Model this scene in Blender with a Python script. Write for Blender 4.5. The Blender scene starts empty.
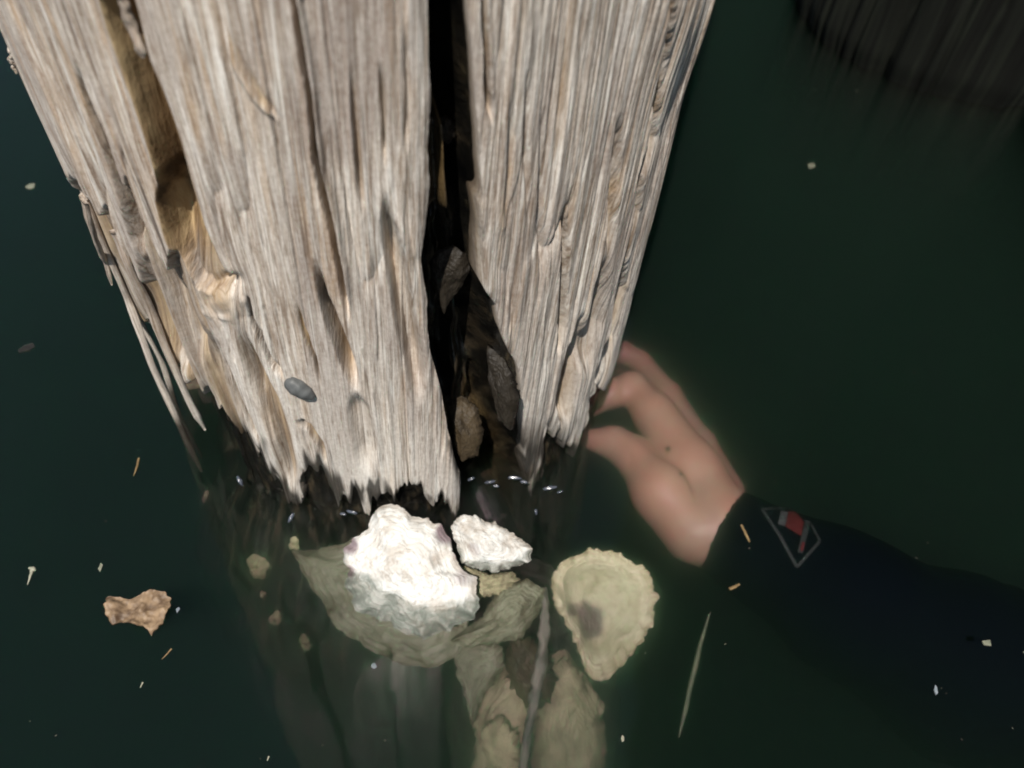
import bpy, math, random
import numpy as np
from math import radians, sin, cos, pi, atan2, sqrt

# ------------------------------------------------------------------ camera, sky, sun, exposure
sc = bpy.context.scene
COL = sc.collection
F = 830.; PITCH = radians(50); ROLL = radians(6.0); CAM = np.array([0, -.50, .54])
W, H = 1024, 768
_f = np.array([0, cos(PITCH), -sin(PITCH)]); _r = np.array([1., 0, 0]); _u = np.cross(_r, _f)
_c, _s = cos(ROLL), sin(ROLL)
RV, UV, FV = _c*_r + _s*_u, -_s*_r + _c*_u, _f
from mathutils import Matrix, Vector
cd = bpy.data.cameras.new('camera'); cam = bpy.data.objects.new('camera', cd); COL.objects.link(cam)
m = Matrix.Identity(4)
for i in range(3):
    m[i][0] = RV[i]; m[i][1] = UV[i]; m[i][2] = -FV[i]; m[i][3] = CAM[i]
cam.matrix_world = m
cd.sensor_width = 36; cd.lens = 36*F/W; cd.clip_start = .01; cd.clip_end = 500
cd.dof.use_dof = True; cd.dof.focus_distance = .51; cd.dof.aperture_fstop = 6.5
sc.camera = cam

SUN_H = np.array([.11, .57]); SUN_DIR = np.array([SUN_H[0], SUN_H[1], -1.0]); SUN_DIR /= np.linalg.norm(SUN_DIR)
ELEV = math.asin(-SUN_DIR[2])
world = bpy.data.worlds.new('World'); sc.world = world; world.use_nodes = True
nt = world.node_tree; nt.nodes.clear()
sky = nt.nodes.new('ShaderNodeTexSky'); sky.sky_type = 'NISHITA'; sky.sun_disc = False
sky.sun_elevation = ELEV; sky.sun_rotation = atan2(-SUN_DIR[0], -SUN_DIR[1]) ; sky.air_density = 1.0; sky.dust_density = 1.0
bg = nt.nodes.new('ShaderNodeBackground'); bg.inputs['Strength'].default_value = .075
wo = nt.nodes.new('ShaderNodeOutputWorld')
nt.links.new(sky.outputs[0], bg.inputs[0]); nt.links.new(bg.outputs[0], wo.inputs['Surface'])
sd_ = bpy.data.lights.new('sun', 'SUN'); sd_.energy = 5.0; sd_.angle = radians(.5); sd_.color = (1, .945, .865)
sun = bpy.data.objects.new('sun', sd_); COL.objects.link(sun)
sun.rotation_euler = Vector(SUN_DIR).to_track_quat('-Z', 'Y').to_euler()
sun.location = (-1, -2, 4)
sc.view_settings.view_transform = 'Standard'; sc.view_settings.look = 'None'
sc.view_settings.exposure = 0.22; sc.view_settings.gamma = 1
sc.cycles.use_denoising = True
sc.cycles.filter_width = 1.9
sc.cycles.max_bounces = 10; sc.cycles.volume_bounces = 8; sc.cycles.transparent_max_bounces = 12
sc.cycles.caustics_reflective = False; sc.cycles.caustics_refractive = False
sc.cycles.sample_clamp_indirect = 4

# ------------------------------------------------------------------ geometry helpers
def proj(P):
    d = np.asarray(P, float) - CAM
    z = np.maximum(d@FV, 1e-3)
    return W/2 + F*(d@RV)/z, H/2 - F*(d@UV)/z
def ray(px, py):
    px = np.asarray(px, float); py = np.asarray(py, float)
    return FV + ((px-W/2)/F)[..., None]*RV - ((py-H/2)/F)[..., None]*UV
def at(px, py, z=0.):
    d = ray(px, py); t = (np.asarray(z, float) - CAM[2])/d[..., 2]
    return CAM + d*t[..., None]
def at_plane(px, py, P0, n):
    d = ray(px, py); n = np.asarray(n, float)
    t = ((np.asarray(P0)-CAM)@n)/(d@n)
    return CAM + d*t[..., None]
def hsh(a, b, seed):
    h = (a.astype(np.int64)*374761393 + b.astype(np.int64)*668265263 + seed*2147483647) & 0xffffffff
    h = ((h ^ (h >> 13))*1274126177) & 0xffffffff
    h = ((h ^ (h >> 16))*2246822519) & 0xffffffff
    return ((h ^ (h >> 15)) & 0xffff)/32767.5 - 1.0
def noise(x, y, seed=0):
    x = np.asarray(x, float); y = np.asarray(y, float)
    x, y = np.broadcast_arrays(x, y)
    ix = np.floor(x); iy = np.floor(y); fx = x-ix; fy = y-iy
    fx = fx*fx*(3-2*fx); fy = fy*fy*(3-2*fy)
    ix = ix.astype(np.int64); iy = iy.astype(np.int64)
    a = hsh(ix, iy, seed); b = hsh(ix+1, iy, seed); c = hsh(ix, iy+1, seed); d = hsh(ix+1, iy+1, seed)
    return (a*(1-fx)+b*fx)*(1-fy) + (c*(1-fx)+d*fx)*fy
def fbm(x, y, seed=0, o=3):
    s = 0; a = 1; t = 0
    for i in range(o):
        s = s + a*noise(x*2**i, y*2**i, seed+i*17); t += a; a *= .5
    return s/t
def sstep(x, a, b):
    t = np.clip((x-a)/(b-a), 0, 1); return t*t*(3-2*t)
def seg_dist(px, py, pts, closed=False, wid=None):
    """distance to a polyline and the interpolated parameter (0..1 over points)"""
    pts = list(pts)
    if closed: pts = pts+[pts[0]]
    best = np.full(px.shape, 1e9); bt = np.zeros(px.shape)
    n = len(pts)-1
    for i in range(n):
        (x0, y0), (x1, y1) = pts[i][:2], pts[i+1][:2]
        dx, dy = x1-x0, y1-y0
        t = np.clip(((px-x0)*dx+(py-y0)*dy)/(dx*dx+dy*dy+1e-9), 0, 1)
        d = np.hypot(px-x0-t*dx, py-y0-t*dy)
        mk = d < best
        best = np.where(mk, d, best); bt = np.where(mk, (i+t)/n, bt)
    return best, bt
def inside(px, py, poly):
    r = np.zeros(px.shape, bool); n = len(poly)
    for i in range(n):
        x0, y0 = poly[i]; x1, y1 = poly[(i+1) % n]
        if y0 == y1: continue
        c = ((y0 > py) != (y1 > py)) & (px < (x1-x0)*(py-y0)/(y1-y0)+x0)
        r ^= c
    return r
def sdist(px, py, poly):
    d, _ = seg_dist(px, py, poly, True)
    return np.where(inside(px, py, poly), d, -d)     # positive inside

def mesh_obj(name, V, Q, mat, parent=None, attrs=None, smooth=True, tris=None):
    V = np.asarray(V, np.float32).reshape(-1, 3)
    me = bpy.data.meshes.new(name)
    faces = []
    Q = np.asarray(Q, np.int32).reshape(-1, 4) if Q is not None and len(Q) else np.zeros((0, 4), np.int32)
    T = np.asarray(tris, np.int32).reshape(-1, 3) if tris is not None and len(tris) else np.zeros((0, 3), np.int32)
    loops = np.concatenate([Q.ravel(), T.ravel()])
    starts = np.concatenate([np.arange(len(Q))*4, len(Q)*4+np.arange(len(T))*3])
    me.vertices.add(len(V)); me.vertices.foreach_set('co', V.ravel())
    me.loops.add(len(loops)); me.loops.foreach_set('vertex_index', loops)
    me.polygons.add(len(starts)); me.polygons.foreach_set('loop_start', starts.astype(np.int32))
    me.update(calc_edges=True)
    me.polygons.foreach_set('use_smooth', [smooth]*len(starts))
    if attrs:
        for k, v in attrs.items():
            v = np.asarray(v, np.float32)
            if v.ndim == 2:
                a = me.attributes.new(k, 'FLOAT_VECTOR', 'POINT'); a.data.foreach_set('vector', v.ravel())
            else:
                a = me.attributes.new(k, 'FLOAT', 'POINT'); a.data.foreach_set('value', v.ravel())
    me.validate()
    if isinstance(mat, (list, tuple)):
        for q in mat: me.materials.append(q)
    elif mat: me.materials.append(mat)
    o = bpy.data.objects.new(name, me); COL.objects.link(o)
    if parent: o.parent = parent
    return o
def empty(name, loc=(0, 0, 0)):
    o = bpy.data.objects.new(name, None); COL.objects.link(o); o.empty_display_size = .02
    o.location = loc
    return o
def put(child, parent):
    child.parent = parent
    child.matrix_parent_inverse = Matrix.Translation(parent.location).inverted()
    return child
def tag(o, label=None, cat=None, group=None, kind=None):
    if label: o['label'] = label
    if cat: o['category'] = cat
    if group: o['group'] = group
    if kind: o['kind'] = kind
    return o
def grid_quads(nr, nc, closed=False):
    r = np.arange(nr-1)[:, None]; c = np.arange(nc if closed else nc-1)[None, :]
    c1 = (c+1) % nc
    return np.stack([r*nc+c, r*nc+c1, (r+1)*nc+c1, (r+1)*nc+c], -1).reshape(-1, 4)
def box(name, lo, hi, mat, parent=None, bev=0.004, rough=0.0, seed=0):
    """bevelled box"""
    import bmesh
    bm = bmesh.new(); bmesh.ops.create_cube(bm, size=1)
    lo = np.array(lo, float); hi = np.array(hi, float)
    for v in bm.verts:
        v.co = Vector([(lo[i]+hi[i])/2+v.co[i]*(hi[i]-lo[i]) for i in range(3)])
    if bev: bmesh.ops.bevel(bm, geom=bm.edges[:], offset=bev, segments=2, affect='EDGES')
    me = bpy.data.meshes.new(name); bm.to_mesh(me); bm.free()
    me.materials.append(mat)
    o = bpy.data.objects.new(name, me); COL.objects.link(o)
    if parent: o.parent = parent
    return o

# ------------------------------------------------------------------ materials
class NT:
    def __init__(s, name):
        s.m = bpy.data.materials.new(name); s.m.use_nodes = True; s.t = s.m.node_tree; s.t.nodes.clear()
        s.out = s.n('ShaderNodeOutputMaterial')
    def n(s, typ, **k):
        o = s.t.nodes.new(typ)
        for a, b in k.items(): setattr(o, a, b)
        return o
    def l(s, a, b): s.t.links.new(a, b)
    def val(s, sock, v):
        if hasattr(v, 'links') or hasattr(v, 'is_linked'): s.l(v, sock)
        else: sock.default_value = v
    def attr(s, name, vec=False):
        a = s.n('ShaderNodeAttribute', attribute_name=name); return a.outputs['Vector' if vec else 'Fac']
    def mapping(s, v, scale, loc=(0, 0, 0)):
        mp = s.n('ShaderNodeMapping'); s.l(v, mp.inputs['Vector']); mp.inputs['Scale'].default_value = scale; mp.inputs['Location'].default_value = loc
        return mp.outputs[0]
    def noise(s, v, scale=1, detail=4, rough=.55, dist=0):
        t = s.n('ShaderNodeTexNoise'); s.l(v, t.inputs['Vector']); t.inputs['Scale'].default_value = scale
        t.inputs['Detail'].default_value = detail; t.inputs['Roughness'].default_value = rough; t.inputs['Distortion'].default_value = dist
        return t.outputs['Fac']
    def ramp(s, f, stops):
        r = s.n('ShaderNodeValToRGB'); s.l(f, r.inputs[0]); e = r.color_ramp.elements
        while len(e) < len(stops): e.new(.5)
        for i, (p, c) in enumerate(stops):
            e[i].position = p; e[i].color = (c, c, c, 1) if not hasattr(c, '__len__') else (*c, 1)
        return r.outputs[0]
    def mix(s, f, a, b, mode='MIX'):
        x = s.n('ShaderNodeMix', data_type='RGBA', blend_type=mode)
        s.val(x.inputs[0], f)
        for k, v in ((6, a), (7, b)):
            if hasattr(v, 'is_linked'): s.l(v, x.inputs[k])
            else: x.inputs[k].default_value = (*v, 1)
        return x.outputs[2]
    def math(s, op, a, b=0.):
        x = s.n('ShaderNodeMath', operation=op); s.val(x.inputs[0], a); s.val(x.inputs[1], b); return x.outputs[0]
    def bump(s, h, strength, dist, prev=None):
        b = s.n('ShaderNodeBump'); s.l(h, b.inputs['Height']); b.inputs['Strength'].default_value = strength; b.inputs['Distance'].default_value = dist
        if prev: s.l(prev, b.inputs['Normal'])
        return b.outputs[0]
    def bsdf(s, col, rough, normal=None, **k):
        p = s.n('ShaderNodeBsdfPrincipled')
        if hasattr(col, 'is_linked'): s.l(col, p.inputs['Base Color'])
        else: p.inputs['Base Color'].default_value = (*col, 1)
        s.val(p.inputs['Roughness'], rough)
        if normal: s.l(normal, p.inputs['Normal'])
        for a, b in k.items(): s.val(p.inputs[a.replace('_', ' ')], b)
        s.l(p.outputs[0], s.out.inputs['Surface'])
        return p
    def obj(s):
        return s.n('ShaderNodeTexCoord').outputs['Object']

def mat_wood():
    """weathered grey wood; attributes grain (across, along, 0) in metres, warm 0..1, wet 0..1"""
    n = NT('weathered_wood')
    g = n.attr('grain', True); warm = n.attr('warm'); wet = n.attr('wet')
    a = n.noise(n.mapping(g, (620, 30, 620)), 1, 5, .7, .3)
    b = n.noise(n.mapping(g, (190, 8.5, 190), (3, 1, 0)), 1, 4, .6, .4)
    c = n.noise(n.mapping(g, (26, 7, 26), (9, 4, 0)), 1, 4, .6, .6)
    d = n.noise(n.mapping(g, (1100, 30, 1100), (1, 8, 0)), 1, 3, .6)
    col = n.ramp(b, [(.36, (.17, .115, .078)), (.45, (.36, .28, .215)), (.53, (.54, .45, .365)), (.61, (.86, .81, .74))])
    col2 = n.ramp(a, [(.36, (.14, .09, .056)), (.45, (.42, .345, .28)), (.57, (.86, .82, .76))])
    col = n.mix(.5, col, col2)
    w = n.ramp(n.noise(n.mapping(g, (150, 4, 150), (20, 3, 0)), 1, 4, .6, .5), [(.52, 0.), (.63, 1.)])
    w = n.math('MULTIPLY', w, n.ramp(c, [(.42, 0.), (.55, 1.)]))
    col = n.mix(n.math('MULTIPLY', w, .75), col, (.48, .31, .17))
    gy = n.ramp(n.noise(n.mapping(g, (22, 5, 22), (19, 14, 0)), 1, 5, .65, .8), [(.42, 1.), (.54, 0.)])
    bz = n.n('ShaderNodeSeparateXYZ'); n.l(g, bz.inputs[0])
    bl = n.ramp(n.math('ADD', bz.outputs[1], n.math('MULTIPLY', n.noise(n.mapping(g, (14, 6, 14), (2, 9, 0)), 1, 4, .6, .6), .5)), [(.30, 1.), (.48, 0.)])
    col = n.mix(n.math('MULTIPLY', gy, .62), col, (.275, .21, .178))
    col = n.mix(n.math('MULTIPLY', bl, .52), col, (.80, .765, .70))
    iso = n.ramp(n.noise(n.mapping(g, (420, 260, 420), (1, 2, 0)), 1, 5, .75), [(.36, .0), (.62, 1.)])
    col = n.mix(.22, col, n.mix(iso, (.26, .20, .155), (.86, .81, .75)))
    # speckle of short dark fibre ends
    sp = n.ramp(n.noise(n.mapping(g, (620, 45, 620), (5, 5, 0)), 1, 2, .5), [(.33, 1.), (.41, 0.)])
    col = n.mix(n.math('MULTIPLY', sp, .5), col, (.20, .14, .10))
    for (fu, fz, ou, wdt, cc, amt) in ((95, 1.6, 31, .007, (.15, .10, .065), .8), (230, 3.5, 47, .012, (.20, .14, .095), .6), (160, 2.6, 63, .010, (.86, .84, .78), .5), (60, 1.1, 77, .004, (.07, .045, .03), .85)):
        q = n.noise(n.mapping(g, (fu, fz, fu), (ou, ou*.3, 0)), 1, 2.5, .55, .2)
        ln = n.ramp(n.math('ABSOLUTE', n.math('SUBTRACT', q, .5)), [(wdt*.3, 1.), (wdt*1.6, 0.)])
        mk = n.ramp(n.noise(n.mapping(g, (fu*.5, 7, 1), (ou+3, 0, 0)), 1, 2, .5), [(.48, 0.), (.56, 1.)])
        col = n.mix(n.math('MULTIPLY', n.math('MULTIPLY', ln, mk), amt), col, cc)
    # fresh, warm coloured inner wood exposed in the splits; also paints shade into cracks
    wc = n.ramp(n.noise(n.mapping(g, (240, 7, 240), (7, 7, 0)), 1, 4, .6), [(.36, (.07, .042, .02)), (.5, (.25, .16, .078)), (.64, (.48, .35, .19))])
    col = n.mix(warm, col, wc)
    dk = n.ramp(n.noise(n.mapping(g, (160, 40, 160), (2, 2, 0)), 1, 5, .6), [(.35, (.006, .006, .005)), (.6, (.022, .018, .013)), (.78, (.09, .065, .04))])
    col = n.mix(wet, col, dk)
    h = n.mix(.5, a, d)
    nb = n.bump(h, .75, .0024)
    nb = n.bump(n.noise(n.obj(), 260, 3, .6), .25, .0008, nb)
    r = n.mix(wet, (.78, .78, .78), (.22, .22, .22))
    n.bsdf(col, r, nb, Specular_IOR_Level=.35)
    return n.m
def mat_core():
    n = NT('wet_black_wood')
    g = n.attr('grain', True); pale = n.attr('pale'); brown = n.attr('warm')
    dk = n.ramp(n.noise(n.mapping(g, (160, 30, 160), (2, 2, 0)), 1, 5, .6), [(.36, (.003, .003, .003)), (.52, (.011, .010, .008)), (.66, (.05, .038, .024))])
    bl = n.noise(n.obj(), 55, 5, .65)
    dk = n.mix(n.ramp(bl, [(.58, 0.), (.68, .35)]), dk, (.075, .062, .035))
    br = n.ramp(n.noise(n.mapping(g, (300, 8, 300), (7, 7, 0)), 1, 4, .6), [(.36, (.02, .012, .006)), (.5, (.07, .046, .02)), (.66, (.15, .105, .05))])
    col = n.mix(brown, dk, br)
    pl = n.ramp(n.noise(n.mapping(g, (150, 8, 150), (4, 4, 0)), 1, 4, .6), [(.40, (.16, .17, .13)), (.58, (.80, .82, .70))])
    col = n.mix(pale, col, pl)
    nb = n.bump(n.noise(n.mapping(g, (220, 40, 220)), 1, 5, .65), .8, .003)
    nb = n.bump(n.noise(n.obj(), 330, 3, .6), .5, .0012, nb)
    n.bsdf(col, .24, nb, Specular_IOR_Level=.5)
    return n.m
def mat_shell(name, base, dark, tint, bmp=1.0, purple=0.0, rough=.45, scar=None):
    """attribute ring: x = 0 centre .. 1 rim, y = angle; zone = painted growth of purple/brown stain"""
    n = NT(name)
    g = n.attr('ring', True)
    sx = n.n('ShaderNodeSeparateXYZ'); n.l(g, sx.inputs[0])
    o = n.obj()
    big = n.noise(o, 38, 5, .62, .5)
    fin = n.noise(o, 240, 4, .6, .3)
    rg = n.noise(n.mapping(g, (20, .9, 1)), 1, 4, .6, .6)
    col = n.ramp(big, [(.32, dark), (.50, base), (.68, base)])
    col = n.mix(n.ramp(rg, [(.40, .55), (.56, 0.)]), col, tint)
    col = n.mix(n.ramp(fin, [(.34, .5), (.46, 0.)]), col, dark)
    rim = n.ramp(sx.outputs[0], [(.86, 0.), (.97, 1.)])
    rm = n.math('MULTIPLY', rim, n.ramp(n.noise(o, 60, 3, .6), [(.42, 0.), (.56, .85)]))
    col = n.mix(rm, col, tuple(.6*a+.4*b for a, b in zip(dark, tint)))
    fl = n.math('MULTIPLY', n.attr('film'), n.ramp(n.noise(o, 90, 4, .6, .6), [(.36, .55), (.55, 1.)]))
    col = n.mix(fl, col, (.15, .172, .15))
    z = n.attr('zone')
    col = n.mix(n.math('MULTIPLY', z, .92), col, scar or (.10, .045, .065))
    nb = n.bump(rg, .6*bmp, .002)
    nb = n.bump(fin, .35*bmp, .0012, nb)
    n.bsdf(col, rough, nb, Specular_IOR_Level=.4*bmp)
    return n.m
def mat_simple(name, c1, c2, scale=60, rough=.5, bump=.3, dist=.001, **k):
    n = NT(name); f = n.noise(n.obj(), scale, 5, .6, .3)
    col = n.ramp(f, [(.35, c1), (.65, c2)])
    n.bsdf(col, rough, n.bump(f, bump, dist), **k)
    return n.m
def mat_water():
    n = NT('murky_water')
    geo = n.n('ShaderNodeNewGeometry')
    tc = n.n('ShaderNodeTexCoord').outputs['Object']
    nb = n.bump(n.noise(tc, 5.0, 2, .5), .10, .02)
    nb = n.bump(n.noise(tc, 26.0, 2, .5), .06, .004, nb)
    fr = n.n('ShaderNodeFresnel'); fr.inputs['IOR'].default_value = 1.33; n.l(nb, fr.inputs['Normal'])
    tr = n.n('ShaderNodeBsdfTransparent'); tr.inputs[0].default_value = (.97, .97, .97, 1)
    gl = n.n('ShaderNodeBsdfGlossy'); gl.inputs['Roughness'].default_value = .03; n.l(nb, gl.inputs['Normal'])
    mx = n.n('ShaderNodeMixShader'); n.l(fr.outputs[0], mx.inputs[0]); n.l(tr.outputs[0], mx.inputs[1]); n.l(gl.outputs[0], mx.inputs[2])
    n.l(mx.outputs[0], n.out.inputs['Surface'])
    vs = n.n('ShaderNodeVolumeScatter'); vs.inputs['Color'].default_value = (.26, .66, .42, 1); vs.inputs['Density'].default_value = WATER_S; vs.inputs['Anisotropy'].default_value = .8
    v2 = n.n('ShaderNodeVolumeScatter'); v2.inputs['Color'].default_value = (.55, 1, .75, 1); v2.inputs['Density'].default_value = WATER_F; v2.inputs['Anisotropy'].default_value = .95
    va = n.n('ShaderNodeVolumeAbsorption'); va.inputs['Color'].default_value = (.05, .27, .20, 1); va.inputs['Density'].default_value = WATER_A
    ad = n.n('ShaderNodeAddShader'); n.l(vs.outputs[0], ad.inputs[0]); n.l(va.outputs[0], ad.inputs[1])
    a2 = n.n('ShaderNodeAddShader'); n.l(ad.outputs[0], a2.inputs[0]); n.l(v2.outputs[0], a2.inputs[1])
    n.l(a2.outputs[0], n.out.inputs['Volume'])
    return n.m
WATER_S = 3.1; WATER_A = 4.8; WATER_F = 9.0

def mat_shaded_wood():  # far pile's wood, near-black colour standing in for its shade
    n = NT('shade_painted_wood'); g = n.attr('grain', True)
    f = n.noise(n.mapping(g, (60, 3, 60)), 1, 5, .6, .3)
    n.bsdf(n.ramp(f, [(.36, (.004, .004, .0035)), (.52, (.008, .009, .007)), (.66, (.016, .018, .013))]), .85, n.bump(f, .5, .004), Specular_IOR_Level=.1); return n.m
M = {}
M['shaded_wood'] = mat_shaded_wood()
M['wood'] = mat_wood(); M['core'] = mat_core(); M['water'] = mat_water()
M['seabed'] = mat_simple('mud', (.03, .03, .02), (.07, .065, .045), 3, .9, .5, .02)

# ------------------------------------------------------------------ setting: water and seabed
def big_box(name, lo, hi, mat):
    o = box(name, lo, hi, mat, bev=0); return o
wat = big_box('water', (-60, -60, -2.4), (60, 60, 0), M['water']); tag(wat, 'calm murky dark green water around the piling', 'water', kind='structure')
N = 60
xs = np.linspace(-80, 80, N); X, Y = np.meshgrid(xs, xs)
sb = mesh_obj('seabed', np.stack([X, Y, -2.0+.08*noise(X*.3, Y*.3, 5)], -1), grid_quads(N, N), M['seabed'])
tag(sb, 'muddy bottom under the dark water', 'seabed', kind='structure')

# ------------------------------------------------------------------ the pile in the foreground
PX0, PY0, TX, TY, PR, PK = -.111, .0103, -.0024, -.029, .199, .0044
CAV_L = [(427, -300), (427, 0), (428, 60), (432, 100), (428, 150), (431, 190), (427, 230), (421, 261), (428, 300), (427, 330), (429, 352), (434, 370), (442, 394), (450, 441), (461, 475), (463, 492), (460, 514)]
CAV_R = [(468, -300), (469, 0), (474, 60), (477, 100), (480, 150), (485, 200), (483, 212), (486, 240), (487, 297), (497, 310), (501, 335), (508, 352), (519, 371), (525, 402), (527, 441), (528, 472), (534, 499)]
BOT_L = [(450, 514), (444, 505), (434, 500), (420, 492), (407, 489), (392, 497), (372, 499), (368, 519), (361, 510), (354, 498), (345, 503), (337, 506), (330, 490), (318, 474), (307, 470), (301, 466), (299, 480), (303, 492), (296, 503), (286, 508), (283, 497), (278, 488), (272, 480), (263, 470), (256, 452), (250, 462), (243, 452), (229, 440), (221, 425), (206, 402), (197, 394), (190, 404), (184, 388), (174, 392), (168, 372), (158, 366), (150, 345), (140, 330), (126, 318), (-300, 300)]
BOT_R = [(541, 488), (547, 472), (548, 450), (553, 430), (558, 436), (562, 437), (567, 450), (571, 446), (575, 449), (584, 436), (591, 421), (593, 400), (600, 386), (606, 392), (611, 386), (618, 384), (640, 380), (1300, 380)]
POLY_L = [(-300, -300)] + CAV_L[:] + BOT_L
POLY_L = [(-300, -300)] + CAV_L + BOT_L
POLY_R = [CAV_R[0]] + CAV_R[1:] + BOT_R + [(1300, -300)]
L1 = [(-300, -300), (100, -300), (100, 0), (113, 43), (124, 75), (133, 102), (143, 135), (154, 172), (157, 203), (163, 225), (170, 250), (166, 264), (158, 252), (150, 236), (143, 222), (138, 212), (132, 196), (126, 178), (121, 180), (124, 205), (130, 232), (137, 258), (141, 285), (132, 270), (124, 254), (116, 238), (110, 226), (104, 214), (100, 206), (96, 214), (88, 200), (80, 190), (70, 180), (-300, 175)]
GROOVE = [(100, -300), (100, 0), (113, 43), (124, 75), (133, 102), (143, 135), (154, 172), (157, 203), (166, 236), (176, 262), (190, 285), (206, 296), (222, 292), (233, 282), (219, 266), (212, 250), (203, 227), (195, 200), (187, 176), (178, 143), (168, 113), (156, 80), (148, 59), (133, 0), (133, -300)]

def build_pile():
    # dense in front, coarse behind
    th = np.concatenate([np.radians(np.arange(-200, 21, .12)), np.radians(np.arange(22, 159, 1.5))])
    z = np.concatenate([np.arange(-1.9, -.5, .03), np.arange(-.5, -.12, .0025), np.arange(-.12, .47, .00105), np.arange(.47, 1.30, .006)])
    T, Z = np.meshgrid(th, z)
    u = T*.2
    base_r = PR + PK*np.clip(Z, -.2, .5)
    fitz = np.clip(Z, -2, 1.3)
    def pos(R):
        return np.stack([PX0+TX*fitz+R*np.cos(T), PY0+TY*fitz+R*np.sin(T), Z], -1)
    Zc = np.clip(Z, -.6, .40)
    Pc = np.stack([PX0+TX*Zc+base_r*np.cos(T), PY0+TY*Zc+base_r*np.sin(T), Zc], -1)
    px, py = proj(Pc)
    nx, ny = np.cos(T), np.sin(T)
    tc = CAM[None, None]-Pc; tc /= np.linalg.norm(tc, axis=-1, keepdims=True)
    facing = nx*tc[..., 0]+ny*tc[..., 1]
    front = facing > -.25
    # grain coordinate, deflected round the knot
    kx, ky = 216, 300
    kd2 = ((px-kx)/26)**2+((py-ky)/34)**2
    gu = u + .010*noise(u*7, Z*2.0, 3) + .0012*noise(u*30, Z*7, 4)
    gu = gu - .55*np.exp(-kd2)*(px-kx)*.00075
    # rise and fall of the surface
    rgt = .22+.60*sstep(px, 450, 560)
    h = .0022*(.35+.65*rgt)*noise(gu*24, Z*1.6, 10) + .0013*rgt*noise(gu*75, Z*2.6, 11)
    n3 = noise(gu*150, Z*4, 12); h += .0007*rgt*n3
    v = 1-np.abs(noise(gu*80, Z*2.2, 13)); h -= .0040*(.5+.5*rgt)*np.power(np.clip(v, 0, 1), 22)*sstep(noise(gu*16, Z*3, 17), -.5, .3)
    v = 1-np.abs(noise(gu*210, Z*4.5, 14)); h -= .0018*rgt*np.power(np.clip(v, 0, 1), 10)*sstep(noise(gu*20, Z*5, 15), -.3, .4)
    v = 1-np.abs(noise(gu*430, Z*9, 18)); h -= .0009*rgt*np.power(np.clip(v, 0, 1), 6)
    h += .0005*noise(gu*380, Z*10, 16) + .0003*noise(gu*800, Z*24, 19)
    # stepped plates where layers have spalled off
    pl = noise(gu*46, Z*2.6, 21)+.30*noise(gu*260, Z*9, 22)
    h -= .0012*sstep(pl, .10, .16)
    pl = noise(gu*110, Z*4, 23)+.3*noise(gu*420, Z*16, 24)
    h -= .0006*rgt*sstep(pl, .10, .20)
    warm = np.zeros_like(h)
    # ragged warped pixel coordinates
    wx = px + 2.0*noise(py*.014, px*.01, 30)+.5*noise(py*.035, px*.05, 31)
    wy = py + sstep(py, 380, 440)*(8*noise(gu*260, Z*3, 32) + 5*noise(gu*600, Z*3, 33))
    sL = sdist(wx, wy, POLY_L); sR = sdist(wx, wy, POLY_R)
    s_sh = np.maximum(sL, sR)
    s_sh = np.where(front, s_sh, (Z-.055+.02*noise(gu*60, Z*2, 34))*1200)
    shell = sstep(s_sh, -1.2, 1.0)
    edge = np.exp(-np.clip(s_sh, 0, 99)/5.0)
    h -= .0026*edge*shell
    # layer under the broken left shell
    s1 = sdist(wx, py+5*noise(gu*230, Z*3, 32)+5*noise(gu*600, Z*3, 33), L1)
    s1 = np.where(front, s1, 20)
    s1 = np.where(px < -50, 20, s1)
    inL2 = front & (px < 300) & (s1 < 3)
    # region left of groove & knot and below L1
    leftreg = sstep(-s1, -1.0, 3.5)*(1-sstep(px-(172+(py-250)*.42), -6, 6))*sstep(py, 150, 170)*front
    h -= leftreg*.0075
    h += leftreg*(.004*noise(gu*210, Z*1.5, 41))
    warm = np.maximum(warm, leftreg*(.30+.5*sstep(noise(gu*120, Z*2, 42), -.2, .5)))
    # open groove beside it
    sg = sdist(wx, py, GROOVE); sg = np.where(front, sg, -99)
    gdep = sstep(sg, -1.0, 3.0)
    rightness = np.clip(seg_dist(px, py, GROOVE[:12])[0]/30, 0, 1)
    h -= gdep*(.021-.007*rightness + .0035*noise(gu*230, Z*2, 43))*(1-.55*sstep(py, 215, 285))
    warm = np.maximum(warm, sstep(sg, -2.5, -.5)*(1-.45*sstep(py, 230, 280)))
    # knot
    kr = np.sqrt(((px-kx)/24)**2+((py-ky-.25*(px-kx))/17)**2)
    ka = np.arctan2(py-ky, px-kx)
    kn = np.where(front, np.exp(-1.3*kr**2), 0)
    h += kn*(.0005+.0012*noise(px*.12, py*.12, 90)) - .007*front*np.exp(-((px-226)/13)**2-((py-287+.3*(px-226))/8)**2)
    rim = np.exp(-((kr-1.0-.2*noise(ka*2, kr, 91))/.20)**2)*(.6+.6*noise(ka*3+9, kr*2, 92))*front*sstep(py, ky-14, ky+6)
    h += .0012*rim
    warm = np.maximum(warm*(1-.3*kn), kn*.62)
    # long cracks, pixel polylines: width px, depth m, side lip, warmth
    def crack(pts, wid, dep, soft=1.0, lip=0.0, wm=0.0, side=1):
        nonlocal h, warm
        x0, x1 = min(p[0] for p in pts)-40, max(p[0] for p in pts)+40
        y0, y1 = min(p[1] for p in pts)-30, max(p[1] for p in pts)+30
        mk = front & (px > x0) & (px < x1) & (py > y0) & (py < y1)
        X, Y = wx[mk], py[mk]
        d, t = seg_dist(X, Y, pts)
        ends = sstep(t, 0, .32)*sstep(1-t, 0, .28) if pts[0][1] > -50 else sstep(1-t, 0, .2)
        w = wid*(.55+.45*ends)*(1+.30*noise(Y*.016, X*0+wid+pts[1][0]*.37, 50))
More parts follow.
